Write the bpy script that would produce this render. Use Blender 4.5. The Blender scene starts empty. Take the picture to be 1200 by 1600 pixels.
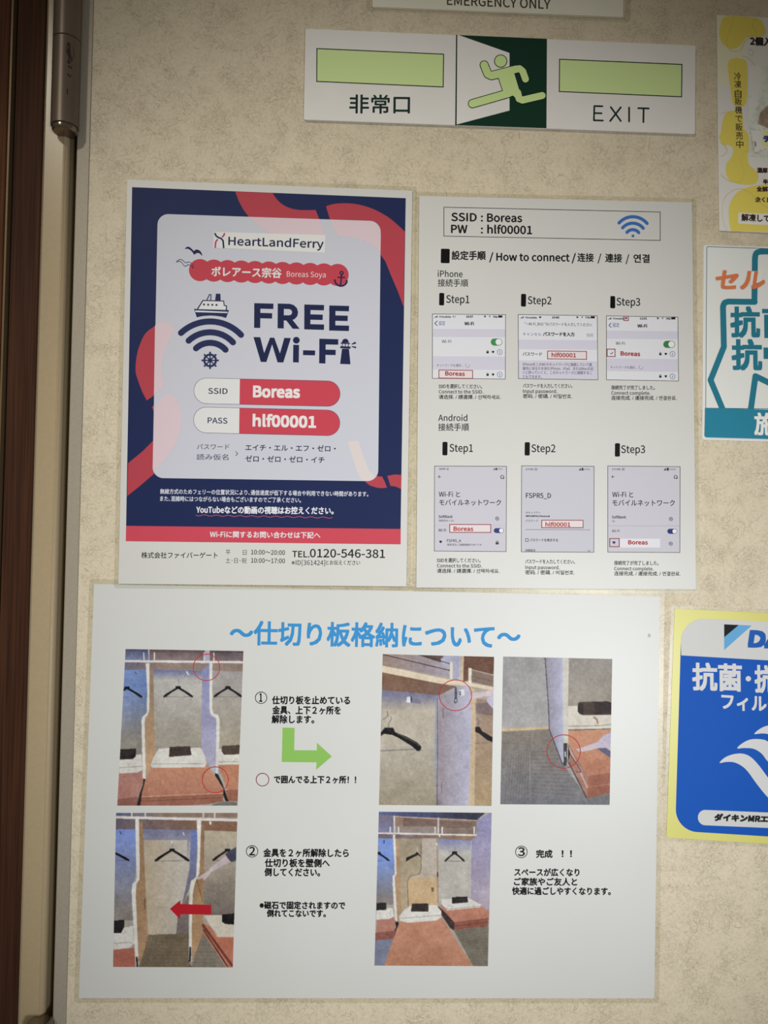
import bpy, math, random
import numpy as np
from mathutils import Vector, Matrix

random.seed(7); np.random.seed(7)
SC = bpy.context.scene
COL = SC.collection

# ------------------------------------------------------------------ camera
# camera pose against the door plane (mm); door plane = world XZ at y=0, +z_mm comes towards the viewer
RC = np.array([[0.9966967882774208, -0.0681186751190484, -0.04421943393463784],
               [0.0668724299788652, 0.9973377453528923, -0.02907747931185188],
               [0.046082429907677774, 0.026024369241826786, 0.9985985889532235]])
DC = 541.289; FC = 1140.018
_a = math.radians(-2.92)
RZ = np.array([[math.cos(_a), -math.sin(_a), 0], [math.sin(_a), math.cos(_a), 0], [0, 0, 1]])
RC = RZ @ RC
HZ = 1.5
def to_world(v):                       # door-plane millimetres -> world metres
    return Vector((v[0] / 1000, -v[2] / 1000, v[1] / 1000 + HZ))
cam_d = bpy.data.cameras.new('camera'); cam = bpy.data.objects.new('camera', cam_d); COL.objects.link(cam)
cam_d.sensor_fit = 'HORIZONTAL'; cam_d.sensor_width = 36; cam_d.lens = 36 * FC / 1200; cam_d.clip_start = 0.01
c0, c1, c2 = [Vector((RC[0, i], -RC[2, i], RC[1, i])) for i in range(3)]
M4 = Matrix.Identity(4)
for i in range(3):
    M4[i][0] = c0[i]; M4[i][1] = c1[i]; M4[i][2] = c2[i]
pos = to_world((0, 0, DC)); M4[0][3], M4[1][3], M4[2][3] = pos
cam.matrix_world = M4
SC.camera = cam

# ------------------------------------------------------------------ world, lamps, exposure
SC.view_settings.view_transform = 'Standard'; SC.view_settings.look = 'None'
SC.view_settings.gamma = 1; SC.view_settings.exposure = 0.0
wd = bpy.data.worlds.new('corridor_ambient'); SC.world = wd; wd.use_nodes = True
wd.node_tree.nodes['Background'].inputs[0].default_value = (1.0, 0.86, 0.66, 1)
wd.node_tree.nodes['Background'].inputs[1].default_value = 0.10
def lamp(name, loc, target, size, power, col, size_y=None):
    l = bpy.data.lights.new(name, 'AREA'); l.energy = power; l.color = col; l.size = size
    l.shape = 'RECTANGLE'; l.size_y = size_y or size
    o = bpy.data.objects.new(name, l); COL.objects.link(o); o.location = loc
    o.rotation_euler = (Vector(target) - Vector(loc)).to_track_quat('-Z', 'Y').to_euler()
    return o
def spot(name, loc, target, power, col, angle, blend=1.0, radius=0.05):
    l = bpy.data.lights.new(name, 'SPOT'); l.energy = power; l.color = col
    l.spot_size = math.radians(angle); l.spot_blend = blend; l.shadow_soft_size = radius
    o = bpy.data.objects.new(name, l); COL.objects.link(o); o.location = loc
    o.rotation_euler = (Vector(target) - Vector(loc)).to_track_quat('-Z', 'Y').to_euler()
    return o
spot('key_spot', (-0.80, -1.30, 2.65), (0.185, 0, 1.34), 78, (1.0, 0.91, 0.75), 32, 1.0, 0.06)  # key set by the hinge shadow's direction; cone shaped to mimic lens falloff
spot('added_fill_spot', (0.75, -1.6, 1.1), (0.06, 0, 1.40), 83, (0.96, 1.0, 1.02), 33, 1.0, 0.2)  # added fill, no such lamp known; brightens the middle and fades outwards

K = np.array([0.70, 0.69, 0.66])          # how much of its albedo a surface reads back in the photo's tones, per area of the door
def lin(c):
    c = c / 255.0
    return c / 12.92 if c <= 0.04045 else ((c + 0.055) / 1.055) ** 2.4
def alb(rgb): return tuple(float(min(0.93, lin(c) / k)) for c, k in zip(rgb, K))
def reads(r, g, b):
    global K
    K = np.array([r, g, b])

_mats = {}
def M(rgb, rough=0.5, coat=0.0, metal=0.0, name=None):
    key = (rgb, rough, coat, metal, tuple(K))
    if key not in _mats:
        m = bpy.data.materials.new(name or 'print_%d_%d_%d' % rgb); m.use_nodes = True
        b = m.node_tree.nodes['Principled BSDF']
        b.inputs['Base Color'].default_value = alb(rgb) + (1,)
        b.inputs['Roughness'].default_value = rough; b.inputs['Metallic'].default_value = metal
        b.inputs['Specular IOR Level'].default_value = 0.12
        if coat:
            b.inputs['Coat Weight'].default_value = coat; b.inputs['Coat Roughness'].default_value = 0.25
        _mats[key] = m
    return _mats[key]

# ------------------------------------------------------------------ geometry helpers
CAMO = np.array([0, 0, DC])
def wall_mm(px, py, z=0.0):             # point of the plane z (mm) seen at photo pixel
    d = RC @ np.array([(px - 600) / FC, (800 - py) / FC, -1.0])
    t = (z - DC) / d[2]
    return CAMO + t * d
def W(px, py, z=0.0): return to_world(wall_mm(px, py, z))
def Wn(P, z):                           # vectorised
    P = np.asarray(P, float); d = np.stack([(P[:, 0] - 600) / FC, (800 - P[:, 1]) / FC, -np.ones(len(P))], 1) @ RC.T
    zz = np.asarray(z, float) * np.ones(len(P)); t = (zz - DC) / d[:, 2]
    Q = CAMO + t[:, None] * d
    return np.stack([Q[:, 0] / 1000, -Q[:, 2] / 1000, Q[:, 1] / 1000 + HZ], 1)
def cr(x0, y0, s): return lambda x, y: (x0 + x / s, y0 + y / s)
def pts(f, L): return [f(*p) for p in L]

def link(name, me, mat, parent=None, root=None):
    o = bpy.data.objects.new(name, me); COL.objects.link(o)
    if mat is not None and not me.materials: me.materials.append(mat)
    if parent is not None: o.parent = parent
    return o
def top(o, label, cat, group=None):
    o['label'] = label; o['category'] = cat
    if group: o['group'] = group
    return o
def empty(name, px, py, label, cat, group=None, z=0):
    o = bpy.data.objects.new(name, None); COL.objects.link(o); o.location = W(px, py, z); o.empty_display_size = 0.02
    return top(o, label, cat, group)
def rootloc(o):
    while o.parent is not None: o = o.parent
    return np.array(o.location)
def mesh_from(name, V, F, mat, parent, lab=None):
    V = np.asarray(V, float) - (rootloc(parent) if parent is not None else 0)
    me = bpy.data.meshes.new(name); me.from_pydata(V.tolist(), [], F)
    o = link(name, me, mat, parent)
    if lab: o['label'] = lab
    return o
def ring_pts(c, r, n=28, ry=None):
    return [(c[0] + r * math.cos(2 * math.pi * i / n), c[1] + (ry or r) * math.sin(2 * math.pi * i / n)) for i in range(n)]
def area2(P): return sum(P[i][0] * P[(i + 1) % len(P)][1] - P[(i + 1) % len(P)][0] * P[i][1] for i in range(len(P)))
EPS = 0.003
def flat(name, polys, rgb, parent, z, lab=None, mat=None):
    """flat print: polygons in photo pixels laid on the plane z (mm); overlapping pieces are stepped by microns"""
    V = []; F = []; Z = []
    for k, P in enumerate(polys):
        P = list(P)
        if area2(P) > 0: P = P[::-1]     # pixel y is down: keep normals towards the viewer
        b = len(V); V += P; Z += [z + k * EPS] * len(P); F.append(list(range(b, b + len(P))))
    return mesh_from(name, Wn(V, Z), F, mat or M(rgb), parent, lab)
def stroke(P, w, caps=True, n=12):
    out = []
    for a, b in zip(P[:-1], P[1:]):
        dx, dy = b[0] - a[0], b[1] - a[1]; L = math.hypot(dx, dy)
        if L < 1e-6: continue
        nx, ny = -dy / L * w / 2, dx / L * w / 2
        out.append([(a[0] + nx, a[1] + ny), (b[0] + nx, b[1] + ny), (b[0] - nx, b[1] - ny), (a[0] - nx, a[1] - ny)])
    J = P if caps else P[1:-1]
    for p in J: out.append(ring_pts(p, w / 2, n))
    return out
def band(P, w):
    """one polygon along an open smooth polyline"""
    L_, R_ = [], []
    for i, p in enumerate(P):
        a = P[max(0, i - 1)]; b = P[min(len(P) - 1, i + 1)]
        dx, dy = b[0] - a[0], b[1] - a[1]; L = math.hypot(dx, dy) or 1
        L_.append((p[0] - dy / L * w / 2, p[1] + dx / L * w / 2)); R_.append((p[0] + dy / L * w / 2, p[1] - dx / L * w / 2))
    return [[L_[i], L_[i + 1], R_[i + 1], R_[i]] for i in range(len(P) - 1)]
def arc3(a, m, b, n=18):
    ax, ay = a; mx, my = m; bx, by = b
    d = 2 * (ax * (my - by) + mx * (by - ay) + bx * (ay - my))
    ux = ((ax**2 + ay**2) * (my - by) + (mx**2 + my**2) * (by - ay) + (bx**2 + by**2) * (ay - my)) / d
    uy = ((ax**2 + ay**2) * (bx - mx) + (mx**2 + my**2) * (ax - bx) + (bx**2 + by**2) * (mx - ax)) / d
    r = math.hypot(ax - ux, ay - uy)
    t0 = math.atan2(ay - uy, ax - ux); tm = math.atan2(my - uy, mx - ux); t1 = math.atan2(by - uy, bx - ux)
    def un(t, base): 
        while t < base: t += 2 * math.pi
        return t
    if un(tm, t0) > un(t1, t0): t0, t1 = t1, t0
    t1 = un(t1, t0)
    return [(ux + r * math.cos(t0 + (t1 - t0) * i / n), uy + r * math.sin(t0 + (t1 - t0) * i / n)) for i in range(n + 1)]
def arcband(a, m, b, w):
    P = arc3(a, m, b); return band(P, w) + [ring_pts(P[0], w / 2, 14), ring_pts(P[-1], w / 2, 14)]
def smooth(P, n=6, closed=True):
    out = []; N = len(P)
    rng = range(N) if closed else range(N - 1)
    for i in rng:
        p0 = P[(i - 1) % N] if closed or i > 0 else P[i]; p1 = P[i]; p2 = P[(i + 1) % N]
        p3 = P[(i + 2) % N] if closed or i + 2 < N else p2
        for k in range(n):
            t = k / n
            out.append(tuple(0.5 * (2 * p1[j] + (p2[j] - p0[j]) * t + (2 * p0[j] - 5 * p1[j] + 4 * p2[j] - p3[j]) * t * t
                                    + (3 * p1[j] - p0[j] - 3 * p2[j] + p3[j]) * t ** 3) for j in (0, 1)))
    if not closed: out.append(P[-1])
    return out
def rquad(q, r, n=6):
    """quad (TL,TR,BR,BL) with rounded corners; r one radius or four"""
    rs = r if isinstance(r, (list, tuple)) else [r] * 4
    out = []
    for i in range(4):
        p = Vector(q[i]); a = (Vector(q[i - 1]) - p).normalized(); b = (Vector(q[(i + 1) % 4]) - p).normalized()
        rr = max(rs[i], 0.01)
        A = p + a * rr; B = p + b * rr; c = p + (a + b) * rr
        for k in range(n + 1):
            t = k / n * math.pi / 2
            v = c + (A - c) * math.cos(t) + (B - c) * math.sin(t); out.append((v.x, v.y))
    return out
def grow(q, d):
    c = Vector((0, 0)); n = len(q); out = []
    for i in range(n):
        p = Vector(q[i]); a = (p - Vector(q[i - 1])).normalized(); b = (p - Vector(q[(i + 1) % n])).normalized()
        out.append(tuple(p + (a + b) * d))
    return out
def slab(name, loop, z0, z1, mat, parent, lab=None):
    """solid sheet: outline in photo pixels on plane z1, extruded straight back to z0 (mm)"""
    if area2(loop) > 0: loop = loop[::-1]
    n = len(loop); T = Wn(loop, z1); B = T.copy(); B[:, 1] += (z1 - z0) / 1000
    F = [list(range(n)), list(range(2 * n - 1, n - 1, -1))]
    for i in range(n):
        j = (i + 1) % n; F.append([i, i + n, j + n, j])
    return mesh_from(name, np.vstack([T, B]), F, mat, parent, lab)
def rim(name, outer, inner, z0, z1, mat, parent, lab=None):
    n = len(outer); O = Wn(outer, z1); I = Wn(inner, z1); O2 = O.copy(); I2 = I.copy()
    O2[:, 1] += (z1 - z0) / 1000; I2[:, 1] += (z1 - z0) / 1000
    V = np.vstack([O, I, O2, I2]); F = []
    for i in range(n):
        j = (i + 1) % n
        F += [[i, i + n, j + n, j], [i, j, j + 2 * n, i + 2 * n], [i + 2 * n, j + 2 * n, j + 3 * n, i + 3 * n], [i + n, i + 3 * n, j + 3 * n, j + n]]
    return mesh_from(name, V, F, mat, parent, lab)
def frame_line(name, q, w, rgb, parent, z, lab=None, r=0.0):
    o = rquad(q, r, 3); i = rquad(grow(q, -w), max(r - w, 0), 3); n = len(o)
    V = Wn(o + i, z); F = [[k, k + n, (k + 1) % n + n, (k + 1) % n] for k in range(n)]
    return mesh_from(name, V, F, M(rgb), parent, lab)

# ------------------------------------------------------------------ lettering (every glyph is real outline geometry)
def _font_noto():
    try:
        return bpy.data.fonts.load(bpy.utils.system_resource('DATAFILES') + '/fonts/Noto Sans CJK Regular.woff2')
    except Exception:
        return None
FONTS = {'B': None, 'N': _font_noto()}
GL = {}                                  # (font, char) -> (verts Nx2, faces, advance)
JOBS = []
def text(s, p0, p1, rgb, parent, z, h=None, bold=0.0, font='N', name='lettering', lab=None, skew=0.0):
    JOBS.append((s, p0, p1, M(rgb), parent, z, h, bold, font, name, lab, skew))
def _fobj(body, font):
    c = bpy.data.curves.new('glyph_tmp', 'FONT'); c.body = body; c.size = 1.0; c.resolution_u = 3
    if FONTS[font]: c.font = FONTS[font]
    o = bpy.data.objects.new('glyph_tmp', c); COL.objects.link(o); return o
def flush_text():
    def src(f, c): return f if FONTS.get(f) and (ord(c) < 0x2000 or c == '国') else 'B'    # wide glyphs come from the built-in font: far quicker
    need = {(src(j[8], ch), ch) for j in JOBS for ch in j[0]} | {(src(f, c), c) for f in ('B', 'N') for c in 'H国'}
    need = sorted(need)
    tmp = {}
    for k in set(need):
        f, c = k
        tmp[k] = (_fobj(c, f), _fobj('H' + c + 'H', f)) if c not in ' 　' else (None, _fobj('H' + c + 'H', f))
    for f in ('B', 'N'):
        if FONTS.get(f) or f == 'B': tmp[(f, 'HH')] = (None, _fobj('HH', f))
    bpy.context.view_layer.update()
    dg = bpy.context.evaluated_depsgraph_get()
    wid = {k: v[1].evaluated_get(dg).dimensions.x for k, v in tmp.items()}
    for k, (o, o2) in tmp.items():
        if k[1] == 'HH': continue
        adv = wid[k] - wid[(k[0], 'HH')]
        if o is None:
            GL[k] = (np.zeros((0, 2)), [], adv); continue
        e = o.evaluated_get(dg); me = e.to_mesh()
        n = len(me.vertices); co = np.zeros(n * 3); me.vertices.foreach_get('co', co)
        GL[k] = (co.reshape(-1, 3)[:, :2].copy(), [list(p.vertices) for p in me.polygons], adv)
        e.to_mesh_clear()
    for k, (o, o2) in tmp.items():
        for x in (o, o2):
            if x is not None:
                d = x.data; bpy.data.objects.remove(x); bpy.data.curves.remove(d)
    if FONTS.get('N'):
        r = np.ptp(GL[('N', '国')][0][:, 1]) / np.ptp(GL[('B', '国')][0][:, 1])
        for j in JOBS:
            for ch in j[0]:
                if ('N', ch) not in GL: v, f, a = GL[('B', ch)]; GL[('N', ch)] = (v * r, f, a * r)
    for j in JOBS: _lay(*j)
def _lay(s, p0, p1, rgb, parent, z, h, bold, font, name, lab, skew):
    if not FONTS.get(font): font = 'B'
    x = 0.0; V = []; F = []; nb = 0
    for ch in s:
        v, f, adv = GL[(font, ch)]
        if len(v):
            V.append(v + [x, 0]); F += [[i + nb for i in p] for p in f]; nb += len(v)
        x += adv
    V = np.vstack(V); x0, x1 = V[:, 0].min(), V[:, 0].max()
    cjk = any(ord(c) > 0x2fff for c in s)
    g = GL[(font, '国' if cjk else 'H')][0]; H = g[:, 1].max() - (g[:, 1].min() if cjk else 0); base = g[:, 1].min() if cjk else 0.0
    p0 = np.array(p0, float); p1 = np.array(p1, float); L = np.linalg.norm(p1 - p0)
    sx = L / (x1 - x0); sy = (h / H) if h else sx
    e = (p1 - p0) / L
    lean = -0.0275 + (p0[0] - 147) * 0.0373 / 940
    up = np.array([-lean + skew, -1.0])
    P = p0 + np.outer((V[:, 0] - x0) * sx, e) + np.outer((V[:, 1] - base) * sy, up)
    sh = [(0, 0)]
    if bold:
        sh = [(bold, 0), (-bold, 0), (0, bold), (0, -bold)]
        if bold > 0.7: sh += [(bold, bold), (-bold, bold), (bold, -bold), (-bold, -bold)]
    PV = []; PF = []; Z = []
    # neighbouring and shifted copies are stepped by microns so that no two faces coincide
    for k, (dx, dy) in enumerate(sh):
        PV.append(P + [dx, dy]); Z.append(np.full(len(P), z + k * EPS)); PF += [[i + k * len(P) for i in p] for p in F]
    WV = Wn(np.vstack(PV), np.concatenate(Z))
    # glyph faces look along +z of the curve; on the door that is towards the viewer
    o = mesh_from(name, WV, PF, rgb, parent, lab)
    return o

# ------------------------------------------------------------------ little raster painter for printed photographs (kept as vertex colours)
class Paint:
    def __init__(s, crop, quad, base, w=1200, h=1560, q=0.36):
        s.crop = crop; s.quad = quad; s.q = q
        s.nx, s.ny = int(w * q), int(h * q)
        s.X, s.Y = np.meshgrid((np.arange(s.nx) + .5) / q, (np.arange(s.ny) + .5) / q)
        s.C = np.zeros((s.ny, s.nx, 3)) + np.array(base, float)
    def put(s, m, sl, col, a):
        if callable(col): c = col(s.X[sl], s.Y[sl])
        else: c = np.array(col, float)
        s.C[sl] = np.where(m[..., None], s.C[sl] * (1 - a) + c * a, s.C[sl])
    def poly(s, P, col, a=1.0):
        xs = [p[0] for p in P]; ys = [p[1] for p in P]
        i0, i1 = max(0, int(min(ys) * s.q) - 1), min(s.ny, int(max(ys) * s.q) + 2)
        j0, j1 = max(0, int(min(xs) * s.q) - 1), min(s.nx, int(max(xs) * s.q) + 2)
        if i1 <= i0 or j1 <= j0: return
        sl = (slice(i0, i1), slice(j0, j1)); X, Y = s.X[sl], s.Y[sl]; m = np.zeros(X.shape, bool)
        for (x0, y0), (x1, y1) in zip(P, P[1:] + P[:1]):
            if y0 == y1: continue
            c = (Y > min(y0, y1)) & (Y <= max(y0, y1)) & (X < (x1 - x0) * (Y - y0) / (y1 - y0) + x0)
            m ^= c
        s.put(m, sl, col, a)
    def line(s, P, w, col, a=1.0):
        for (x0, y0), (x1, y1) in zip(P[:-1], P[1:]):
            i0, i1 = max(0, int((min(y0, y1) - w) * s.q) - 1), min(s.ny, int((max(y0, y1) + w) * s.q) + 2)
            j0, j1 = max(0, int((min(x0, x1) - w) * s.q) - 1), min(s.nx, int((max(x0, x1) + w) * s.q) + 2)
            if i1 <= i0 or j1 <= j0: continue
            sl = (slice(i0, i1), slice(j0, j1)); X, Y = s.X[sl], s.Y[sl]
            d2 = (x1 - x0) ** 2 + (y1 - y0) ** 2 + 1e-9
            t = np.clip(((X - x0) * (x1 - x0) + (Y - y0) * (y1 - y0)) / d2, 0, 1)
            m = np.hypot(X - x0 - t * (x1 - x0), Y - y0 - t * (y1 - y0)) <= w / 2
            s.put(m, sl, col, a)
    def mottle(s, amp, cell=30, rect=None):
        gy, gx = int(s.ny / (cell * s.q)) + 3, int(s.nx / (cell * s.q)) + 3
        g = np.random.randn(gy, gx); y = np.arange(s.ny) / (cell * s.q); x = np.arange(s.nx) / (cell * s.q)
        yi, xi = y.astype(int), x.astype(int); fy, fx = (y - yi)[:, None], (x - xi)[None]
        n = (g[yi][:, xi] * (1 - fy) * (1 - fx) + g[yi + 1][:, xi] * fy * (1 - fx) + g[yi][:, xi + 1] * (1 - fy) * fx + g[yi + 1][:, xi + 1] * fy * fx)
        s.C += amp * n[..., None]
    def mesh(s, name, parent, z, lab=None, step=1.0):
        s.mottle(5, 90); s.mottle(4, 25); s.mottle(5, 10); s.mottle(3, 5)
        C = s.C.copy(); g = C.mean(2, keepdims=True); C = (g + (C - g) * .78) * .955; C[1:-1, 1:-1] = (C[1:-1, 1:-1] * 4 + C[:-2, 1:-1] + C[2:, 1:-1] + C[1:-1, :-2] + C[1:-1, 2:]) / 8
        Q = [np.array(p, float) for p in s.quad]
        wpx = np.linalg.norm(np.subtract(s.crop(*Q[1]), s.crop(*Q[0]))); hpx = np.linalg.norm(np.subtract(s.crop(*Q[3]), s.crop(*Q[0])))
        nu, nv = int(wpx / step), int(hpx / step)
        u, v = np.meshgrid(np.linspace(0, 1, nu + 1), np.linspace(0, 1, nv + 1)); u = u.ravel()[:, None]; v = v.ravel()[:, None]
        P = (Q[0] * (1 - u) + Q[1] * u) * (1 - v) + (Q[3] * (1 - u) + Q[2] * u) * v
        j = np.clip((P[:, 0] * s.q - .5), 0, s.nx - 2); i = np.clip((P[:, 1] * s.q - .5), 0, s.ny - 2)
        ji, ii = j.astype(int), i.astype(int); fj, fi = (j - ji)[:, None], (i - ii)[:, None]
        c = C[ii, ji] * (1 - fi) * (1 - fj) + C[ii + 1, ji] * fi * (1 - fj) + C[ii, ji + 1] * (1 - fi) * fj + C[ii + 1, ji + 1] * fi * fj
        c = np.clip(c, 0, 255) / 255; c = np.where(c <= 0.04045, c / 12.92, ((c + 0.055) / 1.055) ** 2.4) / K
        px = np.stack(s.crop(P[:, 0], P[:, 1]), 1)
        V = Wn(px, z) - rootloc(parent)
        a = (np.arange(nv)[:, None] * (nu + 1) + np.arange(nu)[None]).ravel()
        F = np.stack([a, a + nu + 1, a + nu + 2, a + 1], 1)
        me = bpy.data.meshes.new(name); me.vertices.add(len(V)); me.vertices.foreach_set('co', V.ravel())
        me.loops.add(F.size); me.loops.foreach_set('vertex_index', F.ravel()); me.polygons.add(len(F))
        me.polygons.foreach_set('loop_start', np.arange(0, F.size, 4)); me.update(calc_edges=True)
        at = me.color_attributes.new('print', 'FLOAT_COLOR', 'POINT')
        at.data.foreach_set('color', np.hstack([np.clip(c, 0, .95), np.ones((len(c), 1))]).ravel().astype(np.float32))
        o = link(name, me, photo_mat(), parent)
        if lab: o['label'] = lab
        return o
def photo_mat():
    if 'photo' not in _mats:
        m = bpy.data.materials.new('printed_photo_ink'); m.use_nodes = True; n = m.node_tree.nodes
        a = n.new('ShaderNodeVertexColor'); a.layer_name = 'print'
        m.node_tree.links.new(a.outputs[0], n['Principled BSDF'].inputs['Base Color'])
        n['Principled BSDF'].inputs['Roughness'].default_value = .5; n['Principled BSDF'].inputs['Specular IOR Level'].default_value = .12
        _mats['photo'] = m
    return _mats['photo']
def G(ax, a, b, c0_, c1_):               # colour ramp along x or y of the printed picture
    c0_, c1_ = np.array(c0_, float), np.array(c1_, float)
    def f(X, Y):
        t = np.clip(((X if ax == 'x' else Y) - a) / (b - a), 0, 1)[..., None]
        return c0_ * (1 - t) + c1_ * t
    return f

# ------------------------------------------------------------------ materials with nodes
def nodes_mat(name):
    m = bpy.data.materials.new(name); m.use_nodes = True
    return m, m.node_tree.nodes, m.node_tree.links, m.node_tree.nodes['Principled BSDF']
def washi_material():
    m, N, L, b = nodes_mat('cream_fibrous_wall_film')
    tc = N.new('ShaderNodeTexCoord')
    def noise(scale, detail=3, dist=0.0, rough=.5):
        t = N.new('ShaderNodeTexNoise'); t.inputs['Scale'].default_value = scale; t.inputs['Detail'].default_value = detail
        t.inputs['Distortion'].default_value = dist; t.inputs['Roughness'].default_value = rough; L.new(tc.outputs['Object'], t.inputs['Vector']); return t.outputs['Fac']
    def mth(op, a, c=None, clamp=False):
        t = N.new('ShaderNodeMath'); t.operation = op; t.use_clamp = clamp
        for i, x in enumerate((a, c)):
            if x is None: continue
            if isinstance(x, (int, float)): t.inputs[i].default_value = x
            else: L.new(x, t.inputs[i])
        return t.outputs[0]
    def contour(fac, w):                 # thin curly lines: 1 on the contour
        d = mth('ABSOLUTE', mth('SUBTRACT', fac, 0.5)); return mth('SUBTRACT', 1.0, mth('DIVIDE', d, w, True), True)
    l1 = mth('MULTIPLY', contour(noise(95, 2, 1.2), 0.012), mth('MULTIPLY', mth('SUBTRACT', noise(60, 2), 0.47), 7.0, True))
    l2 = mth('MULTIPLY', contour(noise(170, 1, 2.0), 0.02), mth('MULTIPLY', mth('SUBTRACT', noise(75, 2, .5), 0.48), 7.0, True))
    l3 = mth('MULTIPLY', contour(noise(330, 1, 1.5), 0.03), mth('MULTIPLY', mth('SUBTRACT', noise(38, 2, .5), 0.46), 6.0, True))
    lines = mth('MAXIMUM', mth('MAXIMUM', l1, l2), mth('MULTIPLY', l3, .7))
    big = noise(4.5, 4, .3); mid = noise(26, 4, .8); fine = noise(460, 3, .8)
    base = N.new('ShaderNodeMix'); base.data_type = 'RGBA'
    base.inputs['A'].default_value = (.70, .62, .47, 1); base.inputs['B'].default_value = (.84, .76, .61, 1)
    L.new(mth('ADD', mth('MULTIPLY', big, .5), mth('MULTIPLY', mid, .5)), base.inputs['Factor'])
    dirt = N.new('ShaderNodeMix'); dirt.data_type = 'RGBA'; dirt.inputs['B'].default_value = (.40, .31, .18, 1)
    L.new(base.outputs['Result'], dirt.inputs['A']); L.new(mth('MULTIPLY', lines, .30), dirt.inputs['Factor'])
    sp = N.new('ShaderNodeMix'); sp.data_type = 'RGBA'; sp.blend_type = 'MULTIPLY'; sp.inputs['B'].default_value = (.875, .86, .83, 1)
    L.new(dirt.outputs['Result'], sp.inputs['A']); L.new(mth('MULTIPLY', mth('SUBTRACT', fine, .47), 4.5, True), sp.inputs['Factor'])
    L.new(sp.outputs['Result'], b.inputs['Base Color'])
    b.inputs['Roughness'].default_value = .5; b.inputs['Specular IOR Level'].default_value = .22
    h = mth('ADD', mth('MULTIPLY', lines, -0.6), mth('MULTIPLY', fine, .9))
    h = mth('ADD', h, mth('MULTIPLY', noise(260, 3, .6), .5))
    bp = N.new('ShaderNodeBump'); bp.inputs['Strength'].default_value = .75; bp.inputs['Distance'].default_value = .0005
    L.new(h, bp.inputs['Height']); L.new(bp.outputs[0], b.inputs['Normal'])
    return m
def speckled(name, rgb, rough, metal=0.0, amp=.12, scale=600, spec=.4, stretch=(1, 1, 1), rgb2=None, bump=0.0):
    m, N, L, b = nodes_mat(name)
    tc = N.new('ShaderNodeTexCoord'); mp = N.new('ShaderNodeMapping'); mp.inputs['Scale'].default_value = stretch
    L.new(tc.outputs['Object'], mp.inputs[0])
    t = N.new('ShaderNodeTexNoise'); t.inputs['Scale'].default_value = scale; t.inputs['Detail'].default_value = 4; L.new(mp.outputs[0], t.inputs['Vector'])
    r = N.new('ShaderNodeValToRGB'); a = alb(rgb); c = alb(rgb2) if rgb2 else tuple(x * (1 - amp * 2) for x in a)
    r.color_ramp.elements[0].position = .35; r.color_ramp.elements[1].position = .65
    r.color_ramp.elements[0].color = tuple(c) + (1,); r.color_ramp.elements[1].color = tuple(a) + (1,)
    L.new(t.outputs['Fac'], r.inputs[0]); L.new(r.outputs[0], b.inputs['Base Color'])
    b.inputs['Roughness'].default_value = rough; b.inputs['Metallic'].default_value = metal; b.inputs['Specular IOR Level'].default_value = spec
    if bump:
        bp = N.new('ShaderNodeBump'); bp.inputs['Strength'].default_value = bump; bp.inputs['Distance'].default_value = .0005
        L.new(t.outputs['Fac'], bp.inputs['Height']); L.new(bp.outputs[0], b.inputs['Normal'])
    return m
def film_material():
    m = bpy.data.materials.new('clear_laminate_film'); m.use_nodes = True; N = m.node_tree.nodes; L = m.node_tree.links
    N.remove(N['Principled BSDF'])
    t = N.new('ShaderNodeBsdfTransparent'); t.inputs[0].default_value = (.965, .965, .95, 1)
    g = N.new('ShaderNodeBsdfGlossy'); g.inputs['Roughness'].default_value = .3
    x = N.new('ShaderNodeMixShader'); x.inputs[0].default_value = .02
    L.new(t.outputs[0], x.inputs[1]); L.new(g.outputs[0], x.inputs[2]); L.new(x.outputs[0], N['Material Output'].inputs[0]); return m
reads(.6, .59, .555)
FILM = film_material()
WASHI = washi_material()
MET = speckled('brushed_grey_metal_edge', (140, 132, 117), .5, .1, .04, 500)
CREAM = speckled('cream_painted_steel', (150, 134, 105), .26, 0, .02, 350, .5)
WOOD = speckled('dark_brown_grained_wood', (62, 37, 24), .6, 0, 0, 8, .15, (60, 60, 1.2), (44, 25, 16), .3)
WOOD2 = speckled('reddish_brown_wood', (82, 50, 30), .6, 0, 0, 8, .15, (60, 60, 2), (60, 35, 21), .3)
HINGE = speckled('worn_grey_hinge_steel', (96, 84, 72), .4, .3, 0, 14, .5, (1, 1, .5), (78, 67, 57))
CAPM = speckled('shiny_hinge_cap_steel', (112, 100, 86), .2, .8, .05, 90)
DARK = M((14, 12, 11), .8, name='gap_shade_black')  # near-black colour stands in for shade inside the door gap
reads(.7, .7, .7)
PAPER = speckled('laminated_white_paper', (187, 188, 188), .38, 0, .012, 14, .4)
PAPER_B = speckled('plain_white_paper', (187, 189, 190), .4, 0, .015, 9, .4)

# ------------------------------------------------------------------ STRUCTURE: door leaf, frame, wood cladding
def U(px, z=0, py=800): return wall_mm(px, py, z)[0]
def prism(name, prof, y0, y1, mat, parent=None, loc=None):
    """vertical extrusion of an (x_mm, z_mm) profile between heights y0,y1 (mm)"""
    n = len(prof); V = [to_world((x, y0, z)) for x, z in prof] + [to_world((x, y1, z)) for x, z in prof]
    F = [list(range(n))[::-1], list(range(n, 2 * n))] + [[i, (i + 1) % n, (i + 1) % n + n, i + n] for i in range(n)]
    me = bpy.data.meshes.new(name); V = [tuple(v - (parent.location if parent else Vector((0, 0, 0)))) for v in V]
    me.from_pydata(V, [], F)
    import bmesh
    bm = bmesh.new(); bm.from_mesh(me); bmesh.ops.recalc_face_normals(bm, faces=bm.faces); bm.to_mesh(me); bm.free()
    return link(name, me, mat, parent)
Y0, Y1 = -1500, 620
xe = U(104, 0) ; xw = U(125.4, 0); xr = xe + 860
door = prism('door_1', [(xw, 0), (xr, 0), (xr, -38), (xw, -38)], Y0, Y1, WASHI); door['kind'] = 'structure'
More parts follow.
